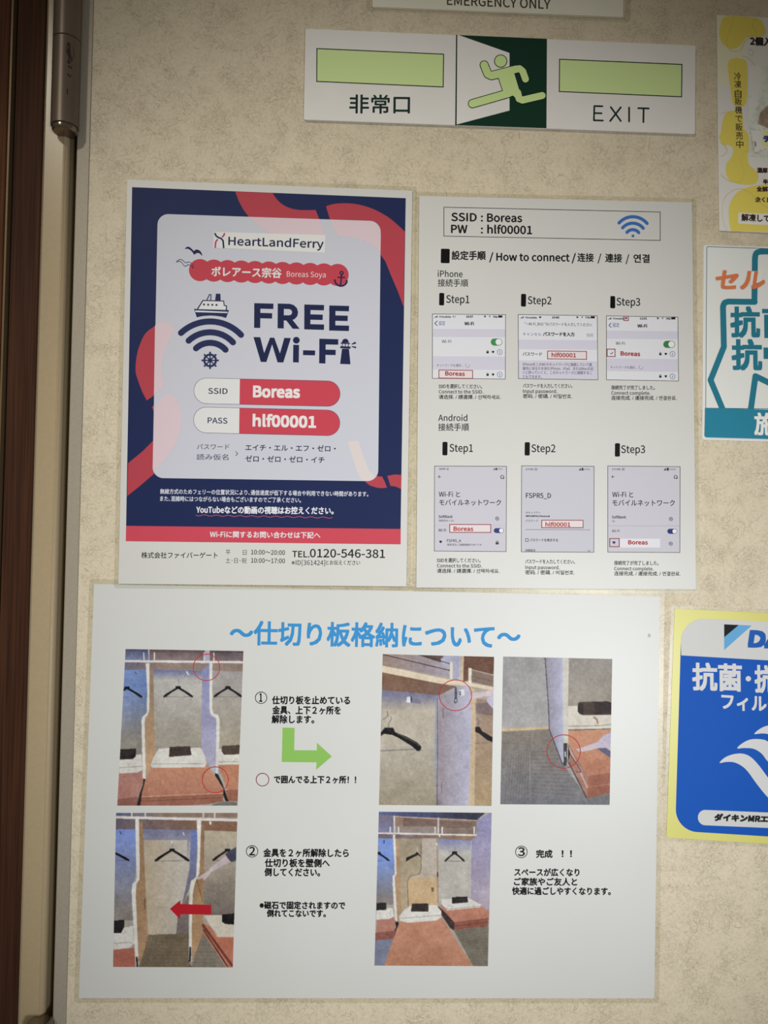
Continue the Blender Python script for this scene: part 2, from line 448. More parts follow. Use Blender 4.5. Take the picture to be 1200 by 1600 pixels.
door['label'] = 'cream fibrous-papered door leaf carrying the notices'
edge = prism('metal_edge_strip', [(xe, -.4), (xe + .8, .3), (xw - .6, .3), (xw - .15, -.5), (xw - .15, -38), (xe, -38)], Y0, Y1, MET, door)
edge['label'] = 'grey metal edge channel of the door'
# thin dark fibres pressed into the covering
V, F = [], []
for i in range(190):
    cx, cy = random.uniform(150, 1215), random.uniform(-10, 1610); ang = random.uniform(0, math.pi); L_ = random.choice([5, 7, 9, 12, 20]); bend = random.uniform(-1.6, 1.6)
    w = random.uniform(.35, .75); n = 7; line = []
    for k in range(n):
        t = k / (n - 1); a = ang + bend * (t - .5); 
        if k == 0: x, y = cx, cy
        else: x += L_ / (n - 1) * math.cos(a); y += L_ / (n - 1) * math.sin(a)
        line.append((x, y, w * math.sin(math.pi * (t * .8 + .1))))
    b = len(V)
    for k, (x, y, ww) in enumerate(line):
        a = ang + bend * (k / (n - 1) - .5); V += [(x - math.sin(a) * ww / 2, y + math.cos(a) * ww / 2), (x + math.sin(a) * ww / 2, y - math.cos(a) * ww / 2)]
    for k in range(n - 1): F.append([b + 2 * k, b + 2 * k + 2, b + 2 * k + 3, b + 2 * k + 1])
fb = mesh_from('paper_fibre', Wn(V, .02), F, speckled('tan_fibre', (160, 138, 100), .6, 0, 0, 60, .3, (1, 1, 1), (128, 105, 70)), door); fb['kind'] = 'stuff'
# door frame (cream painted steel) with a rounded return and a small ridge
xc0 = U(46, 0); xc1 = U(91, 0); r = 3.2
prof = [(xc0, 1.0), (U(82.5, 1), 1.0), (U(83.6, 1), 1.3), (U(84.6, 1), 1.35), (U(85.6, 1), 1.0)]
for k in range(9):
    t = k / 8 * math.pi / 2; prof.append((xc1 - r + r * math.sin(t), 1.0 - 4.2 + 4.2 * math.cos(t)))
prof += [(xc1 - .3, -6), (xc1 - 2.5, -40), (xc0, -40)]
fr = prism('trim_1', prof, Y0, Y1, CREAM); fr['kind'] = 'structure'; fr['label'] = 'cream painted steel door frame beside the hinge'
bk = prism('trim_2', [(xc0 - 30, -40), (xr + 30, -40), (xr + 30, -44), (xc0 - 30, -44)], Y0, Y1, DARK); bk['kind'] = 'structure'; bk['label'] = 'black backing sheet, its colour standing in for the shade in the door gap'  # backing painted black so the gap reads as deep shade
# wood cladding left of the frame: each board its own piece
wl = prism('wall_left', [(U(-420), -6), (xc0, -6), (xc0, -40), (U(-420), -40)], Y0, Y1, M((30, 20, 14), .7)); wl['kind'] = 'structure'
wl['label'] = 'dark wood clad wall left of the door frame'
b1 = prism('wood_board', [(U(4.5, 4), -5.9), (U(4.5, 4), 3.4), (U(5.3, 4), 4), (U(47.9, 4), 4), (U(48.4, 4), 3.5), (U(48.4, 4), -5.9)], Y0, Y1, WOOD, wl)
b2 = prism('metal_inlay_strip', [(U(-6.2, 3), -5.9), (U(-6.2, 3), 2.6), (U(-3.2, 3), 2.6), (U(-3.2, 3), -5.9)], Y0, Y1, speckled('tan_strip', (112, 92, 66), .4, .2, .05), wl)
b3 = prism('wood_board.001', [(U(-150, 4), -5.9), (U(-150, 4), 4), (U(-9, 4), 4), (U(-8, 4), 3.4), (U(-8, 4), -5.9)], Y0, Y1, WOOD2, wl); b3['label'] = 'reddish brown wood board'

def lathe(name, cx, cz, prof, mat, parent, lab=None, n=48):
    """prof: list of (radius_mm, y_mm)"""
    V = []; F = []
    for rr, y in prof:
        for k in range(n):
            t = 2 * math.pi * k / n; V.append(to_world((cx + rr * math.cos(t), y, cz + rr * math.sin(t))))
    for i in range(len(prof) - 1):
        for k in range(n): F.append([i * n + k, i * n + (k + 1) % n, (i + 1) * n + (k + 1) % n, (i + 1) * n + k])
    F.append(list(range(n))); F.append([len(prof) * n - n + k for k in range(n)])
    o = mesh_from(name, [tuple(v) for v in V], F, mat, parent, lab)
    import bmesh
    bm = bmesh.new(); bm.from_mesh(o.data); bmesh.ops.recalc_face_normals(bm, faces=bm.faces)
    for f in bm.faces: f.smooth = len(f.verts) == 4
    bm.to_mesh(o.data); bm.free()
    o.data.set_sharp_from_angle(angle=math.radians(35))
    return o
hz = 6.0; hr = 9.7
hx = wall_mm(101.5, 190, hz)[0]; yb = wall_mm(101, 189, hz + hr)[1]; ys = wall_mm(104, 52, hz + hr)[1]
def hinge(y_bot, y_seam, y_top, first):
    h = lathe('hinge_barrel', hx, hz, [(hr, y_bot + .5), (hr, y_seam - .5), (hr - 1.0, y_seam - .1)], HINGE, door, 'worn grey steel lower hinge barrel' if first else 'grey steel barrel of the lower hinge')
    u = lathe('hinge_sleeve', hx, hz, [(hr - 1.0, y_seam), (hr, y_seam + .5), (hr, y_top - .5), (hr - .6, y_top)], HINGE, h)
    c = lathe('hinge_cap', hx, hz, [(hr - 3.2, y_bot - 3.6), (hr - 2.0, y_bot - 3.5), (hr - 1.1, y_bot - 2.6), (hr - .8, y_bot - .35), (hr - .9, y_bot), (hr - 1.0, y_bot + .5)], CAPM, h, 'shiny steel end cap')
    t = lathe('hinge_cap', hx, hz, [(hr - 1.0, y_top), (hr - .8, y_top + .4), (hr - 1.1, y_top + 2.4), (hr - 2.4, y_top + 3.4), (hr - 4, y_top + 3.6)], CAPM, h)
    p = prism('hinge_plate', [(hx - 4, -1), (hx + 4, -1), (hx + 4, -3), (hx - 4, -3)], y_bot + 1, y_top - 1, HINGE, door)
    return h
h0 = hinge(yb, ys, ys + 75, True)
hc = cr(0, 0, 5.333)
for k, P in enumerate(([(560, 345), (575, 350), (598, 380), (600, 440), (585, 500), (572, 520), (556, 515), (566, 470), (550, 430), (552, 390)], [(560, 540), (590, 530), (580, 560)], [(556, 605), (585, 610), (570, 632)], [(552, 735), (560, 730), (560, 780), (553, 775)])):
    V = []
    for q in smooth(pts(hc, P), 3):
        m = wall_mm(q[0], q[1], hz + hr); V.append(to_world((m[0], m[1], hz + math.sqrt(hr * hr - (m[0] - hx) ** 2) + .04)))
    mesh_from('wear_mark', [tuple(v) for v in V], [list(range(len(V)))[::-1]], M((52, 42, 34), .6), h0, 'dark worn patch' if k == 0 else None)
y2t = wall_mm(78, 1594, hz)[1]
hinge(y2t - 140, y2t - 75, y2t - 3.6, False)

# ------------------------------------------------------------------ sheets
def laminated(name, q, z, label, cat='poster', film=7.0, mat=None, r=5.0):
    cx = sum(p[0] for p in q) / 4; cy = sum(p[1] for p in q) / 4
    root = empty(name, cx, cy, label, cat)
    q0 = rquad(q, .4, 5); o = rquad(grow(q, film), r, 5)
    slab('paper', q0, z, z + .22, mat or PAPER, root, 'white printed sheet')
    rim('laminate_border', o, q0, z, z + .16, FILM, root, 'clear laminate edge')
    return root

# ================= exit sign
reads(0.44, 0.43, 0.395)
A = cr(690, 40, 6.316)
SQ = [(477.3, 44.8), (1086.7, 71.2), (1086, 209.4), (474.7, 186.8)]
sg = empty('exit_sign', 780, 128, 'white and green exit sign plate with a running figure between two pale green bars', 'sign')
slab('sign_plate', rquad(SQ, 2.0), 0.05, 1.9, speckled('white_sign_plastic', (189, 188, 184), .4, 0, .015, 30), sg, 'white plastic plate')
z = 1.93
flat('green_panel', [pts(A, [(150, 92), (1040, 130), (1035, 1013), (142, 982)])], (14, 38, 28), sg, z, 'dark green panel')
flat('door_pictogram', [pts(A, [(153, 96), (165, 92), (670, 270), (670, 838), (155, 974), (146, 974)])], (187, 186, 182), sg, z + .04, 'white open doorway shape')
flat('divider_line', [pts(A, [(143, 90), (155, 90), (148, 985), (134, 985)])], (16, 30, 26), sg, z + .08, 'dark dividing line')
def man(grow_, zz, rgb, nm, lab):
    S = []
    S.append(ring_pts(A(583, 350), (57 + grow_) / 6.316))
    g = 2 * grow_
    def st(P, w): 
        for s in stroke(pts(A, P), (w + g) / 6.316, True, 20): S.append(s)
    st([(420, 388), (457, 478), (492, 494), (600, 470)], 74)
    st([(610, 463), (768, 424), (800, 450), (828, 528)], 66)
    torso = [(500, 452), (740, 392), (716, 470), (787, 705), (745, 730), (706, 690), (660, 700), (604, 640), (562, 512)]
    c = (660, 560)
    if grow_: 
        torso = [(500, 452 - grow_), (740, 392 - grow_), (716, 470), (787, 705), (745, 730), (706, 690 + grow_), (660, 700 + grow_), (604 - grow_, 640), (562 - grow_, 512)]
    S.append(pts(A, torso))
    st([(660, 668), (305, 770)], 76)
    st([(750, 660), (765, 722), (798, 735), (992, 690)], 68)
    flat(nm, S, rgb, sg, zz, lab)
man(8, z + .12, (16, 34, 28), 'figure_outline', 'dark outline of the running figure')
man(0, z + .20, (152, 170, 112), 'running_figure', 'pale green running figure')
for q in ([(495.3, 76), (693, 84.8), (692.3, 135.7), (495, 127)], [(874.5, 92.7), (1065.4, 100.8), (1064.8, 151), (874, 142.8)]):
    flat('luminous_bar', [q], (154, 182, 116), sg, z, 'pale green bar')
    frame_line('bar_outline', grow(q, .9), 1.5, (22, 38, 30), sg, z + .05)
B_ = cr(440, 0, 3)
text('非常口', B_(318, 530), B_(600, 533), (18, 34, 30), sg, z + .05, h=27.5, bold=.5, name='sign_lettering')
e = cr(800, 0, 3)
X = []
for P in ([(424, 498), (386, 497), (384, 564), (426, 565)], [(386, 530), (420, 531)], [(463, 502), (510, 567)], [(510, 503), (460, 567)], [(549, 504), (549, 569)], [(592, 507), (641, 508)], [(617, 508), (616, 572)]):
    X += stroke(pts(e, P), 2.7)
flat('sign_lettering', X, (18, 34, 30), sg, z + .05)
# ================= emergency plate (mostly above the frame)
reads(0.42, 0.41, 0.375)
F_ = cr(560, 0, 2.7273)
em = empty('emergency_plate', 780, -40, 'cream label plate lettered emergency only, cut by the top of the picture', 'sign')
slab('label_plate', rquad([(580, -120), (978, -103), (975.3, 28.5), (580.5, 12.2)], 3), .05, .7, speckled('cream_label_plastic', (182, 171, 150), .4, 0, .02, 30), em)
rim('laminate_border', rquad([(572, -128), (988, -110), (985, 34.5), (572, 16.5)], 6, 5), rquad([(581, -119), (977, -102), (974.3, 27.5), (581.5, 11.2)], 2, 5), .05, .4, FILM, em, 'clear edge')
frame_line('plate_outline', [(580.6, -119), (977.3, -102), (974.6, 27.8), (581.1, 11.5)], .8, (110, 96, 76), em, .73)
text('EMERGENCY ONLY', F_(378, 20), F_(818, 38), (52, 46, 40), em, .75, h=14.5, bold=.3)

# ================= wifi poster
reads(0.84, 0.83, 0.785)
wp = laminated('wifi_poster', [(198.6, 280.5), (644.4, 298), (635, 916.3), (184.8, 912.2)], .55, 'navy and red free wifi poster with a white rounded panel, left of the step-by-step sheet')
A = cr(180, 270, 5); B = cr(410, 270, 5); C = cr(180, 580, 4.705); D = cr(410, 580, 4.705); G9 = cr(270, 430, 9.23); FF = cr(260, 350, 4)
NAVY = (32, 42, 80); NV = (30, 38, 72); RED = (172, 66, 77); PINK = (209, 190, 196); W_ = (212, 213, 212)
z = .80
flat('navy_background', [[(206.4, 292.4), (634, 309.6), D(1016, 1162), C(80, 1139)]], NAVY, wp, z, 'navy printed background')
flat('red_band', [[C(80, 1137), D(1017, 1160), D(1016, 1273), C(78, 1250)]], (193, 72, 86), wp, z + .04, 'red band across the foot')
shapes = [
    [A(938, 147), A(965, 220), A(1000, 285), A(1045, 345), A(1100, 400), B(0, 370), B(450, 380), B(445, 362), B(415, 290), B(355, 292), B(300, 291)] + smooth([B(300, 291), B(250, 285), B(200, 270), B(155, 246), B(115, 210), B(78, 157)], 4, False),
    [B(530, 372)] + smooth([B(497, 262), B(560, 243), B(660, 238), B(760, 250), B(870, 285), B(980, 345), B(1060, 410), B(1113, 460)], 4, False) + [B(1103, 1047), B(1060, 930), B(1000, 790), B(960, 690), B(920, 635), B(900, 600)],
    smooth([A(330, 1185), A(240, 1250), A(190, 1350), A(165, 1450), C(150, 0), C(165, 60), C(198, 150)], 4, False) + [C(232, 215), C(300, 168)],
    [C(270, 262), C(290, 245), C(300, 310), C(285, 300)],
    [C(300, 480), C(278, 512), C(200, 590), C(95, 676), C(88, 918), C(180, 845), C(300, 742)],
    [D(757, 815), D(790, 780), D(840, 772), D(880, 775), D(898, 810), D(916, 856), D(880, 860), D(840, 856), D(790, 840)],
    [D(918, 770), D(970, 760), D(1023, 762), D(1020, 866), D(980, 848), D(942, 843)]]
for i_, s in enumerate(shapes): flat('red_ribbon', [s], RED, wp, z + .08 + .002 * i_)
pn = flat('info_panel', [rquad([(246.4, 334), (595, 345.6), (590.8, 752), (238.2, 746.8)], [17, 17, 17, 17], 10)], (192, 194, 203), wp, z + .12, 'pale rounded information panel')
zp = z + .16
pink = [
    [A(1047, 346), A(1060, 360), A(1110, 405), A(1160, 440), A(1200, 465), B(100, 476), B(485, 490), B(446, 364)],
    [B(527, 369), B(560, 440), B(590, 490), B(650, 500), B(720, 508), B(790, 530), B(850, 560), B(923, 612), B(925, 480), B(905, 420), B(870, 390), B(830, 380)],
    [A(311, 1193), A(345, 1170), A(372, 1155), A(410, 1170), A(445, 1205), A(460, 1235), A(430, 1290), A(395, 1375), A(370, 1450), A(362, 1540), C(355, 90), C(345, 130), C(285, 172)],
    smooth([C(290, 290), C(310, 230), C(355, 185), C(400, 168), C(445, 210), C(478, 290), C(487, 370), C(470, 460), C(430, 555), C(370, 640), C(305, 712), C(280, 680), C(283, 500)], 4)]
for i_, s in enumerate(pink): flat('pale_ribbon', [s], PINK, pn, zp + .002 * i_)
flat('pale_ribbon', [[D(625, 516), D(705, 511), D(740, 620), D(785, 735), D(828, 772), D(800, 798), D(770, 806), D(725, 798), D(690, 720), D(655, 610)]], (208, 199, 196), pn, zp)
# company logo line
lg = flat('logo_label', [pts(FF, [(297, 49), (994, 69), (990, 180), (292, 148)])], (213, 214, 210), pn, zp + .04, 'white logo label')
text('Heart Land Ferry'.replace(' ', '\u2009') if False else 'HeartLandFerry', FF(388, 131), FF(981, 150), (34, 44, 80), pn, zp + .08, h=12.6, bold=.38, name='logo_lettering')
flat('logo_mark', stroke(pts(FF, [(304, 60), (312, 76), (328, 86), (342, 90), (354, 104), (358, 147)]), 2.6), (34, 44, 80), pn, zp + .08, 'navy half of the logo mark')
flat('logo_mark', stroke(pts(FF, [(363, 60), (357, 74), (350, 80)]), 2.4) + stroke(pts(FF, [(318, 98), (308, 112), (305, 145)]), 2.4), (176, 60, 120), pn, zp + .10, 'magenta half of the logo mark')
cl = []
for k in range(11):
    t = k / 10; c = FF(210 + (1070 - 210) * t, 288 + 30 * t); cl.append(ring_pts(c, 17.3, 30))
cl.append(pts(FF, [(210, 232), (1070, 262), (1070, 372), (210, 345)]))
flat('ship_name_badge', cl, (184, 66, 78), pn, zp + .04, 'red scalloped badge')
text('ボレアース宗谷', FF(282, 326), FF(718, 337), W_, pn, zp + .12, h=14.4, bold=.55)
text('Boreas Soya', FF(752, 329), FF(995, 334), (216, 205, 205), pn, zp + .12, h=8.4)
anc = [ring_pts(FF(1095, 306), 3.4, 16)] + stroke(pts(FF, [(1095, 318), (1088, 385)]), 2.2) + stroke(pts(FF, [(1073, 333), (1115, 334)]), 2.0) + \
    arcband(FF(1053, 352), FF(1090, 387), FF(1128, 360), 2.6) + [pts(FF, [(1045, 345), (1060, 348), (1052, 366)]), pts(FF, [(1134, 350), (1119, 352), (1127, 370)])]
flat('anchor_icon', anc, NV, pn, zp + .16, 'navy anchor icon')
flat('anchor_icon', [ring_pts(FF(1095, 306), 1.4, 12)], (184, 66, 78), pn, zp + .22)
flat('gull_icon', [smooth(pts(FF, [(115, 156), (128, 143), (146, 145), (165, 162), (172, 168), (188, 159), (208, 166), (220, 182), (223, 199), (208, 184), (190, 181), (173, 191), (166, 180), (150, 163), (132, 154)]), 3)], NV, pn, zp + .12, 'navy gull icon')
flat('gull_icon', [s for P in ([(62, 238), (72, 226), (88, 220), (104, 228), (120, 243), (138, 236), (156, 244), (168, 262), (165, 276)],
                               [(62, 238), (80, 231), (96, 240), (108, 258), (116, 264), (136, 254), (150, 256), (165, 276)]) for s in stroke(pts(FF, P), .8, True, 6)], NV, pn, zp + .16, 'outlined gull icon')
# ship, waves and wheel
flat('ship_icon', [pts(G9, [(305, 483), (345, 490), (430, 357), (740, 366), (748, 430), (782, 436), (780, 500), (810, 504), (768, 617), (700, 597), (610, 585), (540, 581), (430, 589), (345, 607)]),
                   pts(G9, [(622, 265), (687, 268), (690, 366), (610, 362)])] + stroke(pts(G9, [(490, 362), (528, 278), (552, 282), (546, 364)]), 1.5), (38, 46, 84), pn, zp + .04, 'navy ferry icon')
flat('ship_cabin', [pts(G9, [(366, 490), (440, 372), (728, 380), (734, 442), (766, 448), (763, 500)]), pts(G9, [(322, 508), (792, 528), (785, 546), (326, 532)])], (210, 212, 212), pn, zp + .08, 'white cabin and stripe')
flat('porthole', [[G9(x - 13, y - 13), G9(x + 13, y - 13), G9(x + 13, y + 13), G9(x - 13, y + 13)] for x, y in ((450, 422), (510, 425), (570, 427), (630, 429))], (30, 36, 64), pn, zp + .12)
for a, m_, b in (((118, 832), (540, 667), (984, 860)), ((228, 944), (542, 823), (868, 968)), ((334, 1054), (545, 975), (760, 1074))):
    flat('wave_arc', arcband(G9(*a), G9(*m_), G9(*b), 88 / 9.23), (38, 46, 84), pn, zp + .04)
wh = band([G9(538 + 84 * math.cos(t * math.pi / 18), 1228 + 84 * math.sin(t * math.pi / 18)) for t in range(37)], 30 / 9.23) + [ring_pts(G9(538, 1228), 32 / 9.23)]
for k in range(8):
    t = k * math.pi / 4; wh += stroke([G9(538, 1228), G9(538 + 118 * math.cos(t), 1228 + 118 * math.sin(t))], 17 / 9.23, True, 8)
    wh += [ring_pts(G9(538 + 112 * math.cos(t), 1228 + 112 * math.sin(t)), 14 / 9.23, 10)]
flat('ship_wheel_icon', wh, (38, 46, 84), pn, zp + .04, 'navy ship wheel icon')
# FREE Wi-Fi drawn as heavy block letters
def fr_poly(P, f): return [pts(f, p) for p in P]
def yb_(x, y0, y1, x0=397., x1=545.): return y0 + (y1 - y0) * (x - x0) / (x1 - x0)
def Eletter(x, w, top0, hh, n=3, t=9):
    P = []; s = .027
    def q(ax, ay, bx, by): return [(x + ax, top0 + ay + s * ax), (x + bx, top0 + ay + s * bx), (x + bx - .3, top0 + by + s * bx), (x + ax - .3, top0 + by + s * ax)]
    P.append(q(0, 0, t + .6, hh)); P.append(q(0, 0, w, t - .6)); P.append(q(0, hh / 2 - t / 2 + .2, w - 2, hh / 2 + t / 2 - .4))
    if n == 3: P.append(q(0, hh - t + .6, w, hh))
    return P
big = Eletter(397.3, 30, 473.6, 38.6, 2) + Eletter(475.6, 30.8, 475.7, 38.9) + Eletter(514.6, 30.8, 477.2, 39.2)
def R_(x, y): return (434 + x, 474.2 + y + .027 * x)
bowl = [R_(*p) for p in [(0, 0), (19, 0), (25, 2), (30, 6.5), (32, 12.5), (31, 19), (27, 23.5), (21, 25.5), (0, 26.5)]]
bowl_in = [R_(*p) for p in [(9.5, 8.2), (18, 8.2), (21.5, 10), (22.6, 13), (21.5, 16.4), (18, 18), (9.5, 18.2)]]
ring_ = []
bo = [R_(9.5, 0), R_(19, 0), R_(25, 1.8), R_(30, 6.5), R_(31.8, 12.8), R_(30.4, 19), R_(26, 23.8), R_(19, 26), R_(9.5, 26.2)]
bi = [R_(9.5, 8.2), R_(17.5, 8.2), R_(20, 8.9), R_(21.9, 10.8), R_(22.4, 13), R_(21.8, 15.6), R_(20, 17.4), R_(17.5, 18), R_(9.5, 18.1)]
for k in range(8): ring_.append([bo[k], bo[k + 1], bi[k + 1], bi[k]])
big += [[R_(0, 0), R_(9.6, 0), R_(9.3, 38.7), R_(-.3, 38.7)]] + ring_ + [[R_(12, 24.5), R_(21.5, 23), R_(34.2, 38.7), R_(23.2, 38.7)]]
flat('headline_lettering', big, NV, pn, zp + .04, 'heavy navy headline FREE')
w2 = []
def Wd(x, y): return (396 + x, 526.6 + y + .027 * x)
w2 += [[Wd(0, 0), Wd(10.6, 0), Wd(20.2, 38.5), Wd(11.5, 38.5)], [Wd(11.5, 38.5), Wd(20.2, 38.5), Wd(32.5, 0.2), Wd(26, 0.2)], [Wd(26, .2), Wd(32.5, .2), Wd(46.6, 38.5), Wd(37.6, 38.5)], [Wd(37.6, 38.5), Wd(46.6, 38.5), Wd(58.4, 0), Wd(48.2, 0)]]
w2 += [pts(B, [(241, 1343), (286, 1345), (284, 1482), (239, 1480)]), ring_pts(B(265, 1308), 5.3, 20), pts(B, [(318, 1386), (412, 1388), (411, 1426), (317, 1424)])]
w2 += [pts(B, [(445, 1296), (495, 1297), (492, 1490), (443, 1488)]), pts(B, [(445, 1296), (593, 1300), (592, 1343), (444, 1340)]), pts(B, [(445, 1380), (573, 1383), (572, 1424), (444, 1421)])]
flat('headline_lettering', w2, NV, pn, zp + .04, 'heavy navy headline Wi-F')
lh = [pts(B, [(622, 1374), (676, 1375), (688, 1496), (607, 1493)]), pts(B, [(608, 1354), (689, 1358), (688, 1374), (608, 1370)]), pts(B, [(612, 1326), (684, 1329), (684, 1338), (612, 1335)]),
      [B(648 + 27 * math.cos(t), 1327 + 31 * math.sin(t)) for t in [math.pi + k * math.pi / 12 for k in range(13)]],
      pts(B, [(622, 1336), (628, 1336), (628, 1358), (622, 1358)]), pts(B, [(645, 1336), (651, 1336), (651, 1358), (645, 1358)]), pts(B, [(668, 1336), (674, 1336), (674, 1358), (668, 1358)]),
      pts(B, [(694, 1338), (726, 1319), (733, 1334), (700, 1342)]), pts(B, [(698, 1354), (732, 1358), (731, 1372), (696, 1360)])]
flat('lighthouse_icon', lh, NV, pn, zp + .04, 'navy lighthouse letter i')
# pills
def pill(tl, tr, br, bl, xm, txt_l, l0, l1, txt_r, r0, r1):
    q = [tl, tr, br, bl]; rr = (bl[1] - tl[1]) / 2 * .99
    flat('field_pill', [rquad(grow(q, .55), rr + .4, 10)], (70, 60, 92), pn, zp + .04, 'thin dark pill outline')
    t = (xm - tl[0]) / (tr[0] - tl[0]); mt = (xm, tl[1] + (tr[1] - tl[1]) * t); mb = (xm - .6, bl[1] + (br[1] - bl[1]) * t)
    flat('field_name_cell', [rquad([tl, mt, mb, bl], [rr, .01, .01, rr], 10)], (211, 212, 210), pn, zp + .08, 'white pill end')
    flat('field_value_cell', [rquad([mt, tr, br, mb], [.01, rr, rr, .01], 10)], (190, 68, 82), pn, zp + .08, 'red pill end')
    text(txt_l, l0, l1, (36, 44, 74), pn, zp + .12, h=8.6, bold=.2)
    text(txt_r, r0, r1, (220, 216, 214), pn, zp + .12, h=16.6, bold=1.0)
pill((303.4, 590.6), (531.2, 595.8), (530.8, 635), (303.2, 630), 374.8, 'SSID', C(684, 165), C(825, 167), 'Boreas', C(1017, 188), D(271, 193))
pill((303, 636), (531, 641.4), (530.4, 680.8), (302.6, 675.6), 374.2, 'PASS', C(680, 381), C(824, 385), 'hlf00001', C(1014, 402), D(390, 413))
text('パスワード', C(600, 576), C(838, 576), (48, 54, 84), pn, zp + .04, h=8.4)
text('読み仮名', C(598, 651), C(832, 654), (48, 54, 84), pn, zp + .04, h=8.8)
flat('chevron_mark', stroke(pts(C, [(885, 590), (902, 606), (885, 621)]), .9, True, 6), (48, 54, 84), pn, zp + .04)
text('エイチ・エル・エフ・ゼロ・', C(957, 584), D(538, 593), (40, 46, 78), pn, zp + .04, h=9.6, bold=.18)
text('ゼロ・ゼロ・ゼロ・イチ', C(957, 666), D(456, 676), (40, 46, 78), pn, zp + .04, h=9.6, bold=.18)
zt = z + .08
text('無線方式のためフェリーの位置状況により､通信速度が低下する場合や利用できない時間があります｡', C(330, 902), D(778, 922), (205, 208, 218), wp, zt, h=7.6, bold=.15)
text('また､混雑時にはつながらない場合もございますのでご了承ください｡', C(330, 955), D(283, 967), (205, 208, 218), wp, zt, h=7.6, bold=.15)
text('YouTubeなどの動画の視聴はお控えください。', C(597, 1044), D(522, 1052), (216, 217, 222), wp, zt, h=10.6, bold=.42)
wv = []; p0 = C(592, 1059); p1 = D(515, 1077)
for k in range(121):
    t = k / 120; wv.append((p0[0] + (p1[0] - p0[0]) * t, p0[1] + (p1[1] - p0[1]) * t + .9 * math.sin(k * math.pi / 5.2)))
flat('wavy_underline', band(wv, .7), (205, 100, 125), wp, zt)
text('Wi-Fiに関するお問い合わせは下記へ', C(697, 1222), D(425, 1229), (218, 212, 214), wp, zt + .04, h=9.4, bold=.3)
BK = (30, 31, 34)
text('株式会社ファイバーゲート', C(192, 1375), C(752, 1376), BK, wp, z, h=9.2, bold=.15)
text('平', C(812, 1350), C(846, 1350), BK, wp, z, h=8)
text('日', C(938, 1352), C(966, 1352), BK, wp, z, h=8)
text('10:00～20:00', C(999, 1350), D(165, 1354), BK, wp, z, h=8.4, bold=.12, font='N')
text('土･日･祝', C(811, 1411), C(966, 1413), BK, wp, z, h=8)
text('10:00～17:00', C(999, 1411), D(165, 1415), BK, wp, z, h=8.4, bold=.12, font='N')
text('TEL.', D(220, 1366), D(345, 1368), BK, wp, z, h=9.4, bold=.3)
text('0120-546-381', D(350, 1367), D(900, 1372), BK, wp, z, h=12.6, bold=.3, font='N')
text('※ID[361424]', D(214, 1424), D(460, 1426), BK, wp, z, h=7.4, bold=.05, font='N')
text('とお伝えください', D(466, 1424), D(718, 1426), BK, wp, z, h=7.2, bold=.08)

# ================= connection steps sheet
reads(0.78, 0.77, 0.73)
cp = laminated('connection_guide', [(655, 306.2), (1081.4, 316.2), (1087.6, 921), (650.4, 918)], .55, 'white sheet of wifi connection steps with six small phone screenshots', film=6.5)
z = .80; P = cr(650, 300, 2.6667); BK = (22, 23, 25); RD = (150, 36, 42); LAV = (192, 190, 202); SCR = (205, 206, 210); BLU = (58, 104, 170)
frame_line('title_box', pts(P, [(115, 62), (1019, 82), (1019, 203), (115, 185)]), 1.0, (40, 40, 42), cp, z)
text('SSID', P(148, 120), P(252, 122), BK, cp, z, h=12.2, bold=.55, font='N')
text(':', P(271, 122), P(278, 122), BK, cp, z, h=12.0, bold=.4, font='N')
text('Boreas', P(297, 123), P(441, 125), BK, cp, z, h=12.2, bold=.55, font='N')
text('PW', P(147, 170), P(213, 171), BK, cp, z, h=12.2, bold=.55, font='N')
text(':', P(271, 172), P(278, 172), BK, cp, z, h=12.0, bold=.4, font='N')
text('hlf00001', P(298, 172), P(483, 175), BK, cp, z, h=12.2, bold=.55, font='N')
for a, m_, b in (((846, 129), (904, 103), (963, 131)), ((861, 149), (904, 130), (947, 151)), ((879, 168), (904, 157), (928, 169))):
    flat('wireless_symbol', arcband(P(*a), P(*m_), P(*b), 5.0), BLU, cp, z)
flat('wireless_symbol', [ring_pts(P(904, 183), 2.3, 16)], BLU, cp, z)
def block(a, b, c, d): flat('black_marker', [rquad([a, b, c, d], 1.8, 4)], (14, 14, 16), cp, z)
block(P(104, 236), P(141, 237), P(140, 297), P(103, 296))
text('設定手順', P(149, 282), P(290, 283), BK, cp, z, h=13, bold=.45)
text('/ How to connect /', P(306, 285), P(665, 289), BK, cp, z, h=11.6, bold=.5, font='N')
text('连接', P(673, 290), P(740, 291), BK, cp, z, h=12.6, bold=.4)
text('/', P(757, 290), P(772, 290), BK, cp, z, h=11.4, bold=.3, font='N')
text('連接', P(789, 292), P(858, 293), BK, cp, z, h=12.6, bold=.4)
text('/', P(874, 293), P(888, 293), BK, cp, z, h=11.4, bold=.3, font='N')
text('연결', P(907, 294), P(973, 295), BK, cp, z, h=12.6, bold=.4)
text('iPhone', P(91, 353), P(194, 355), BK, cp, z, h=9.6, bold=.15, font='N')
text('接続手順', P(91, 394), P(217, 395), BK, cp, z, h=11.2, bold=.12)
def step(bl, tx0, tx1, s):
    block(*bl); text(s, tx0, tx1, BK, cp, z, h=11.6, font='N', bold=.22)
step(pts(P, [(97, 420), (118, 421), (117, 473), (96, 472)]), P(126, 461), P(222, 463), 'Step1')
step(pts(P, [(438, 424), (459, 425), (458, 478), (437, 477)]), P(466, 466), P(564, 468), 'Step2')
step(pts(P, [(810, 433), (830, 434), (830, 485), (809, 484)]), P(836, 472), P(934, 474), 'Step3')
def screen(f, q, name='phone_screenshot', bg=SCR, lab=None):
    s = flat(name, [pts(f, q)], bg, cp, z, lab)
    frame_line('screen_outline', pts(f, q), .75, (60, 60, 66), s, z + .10)
    return s
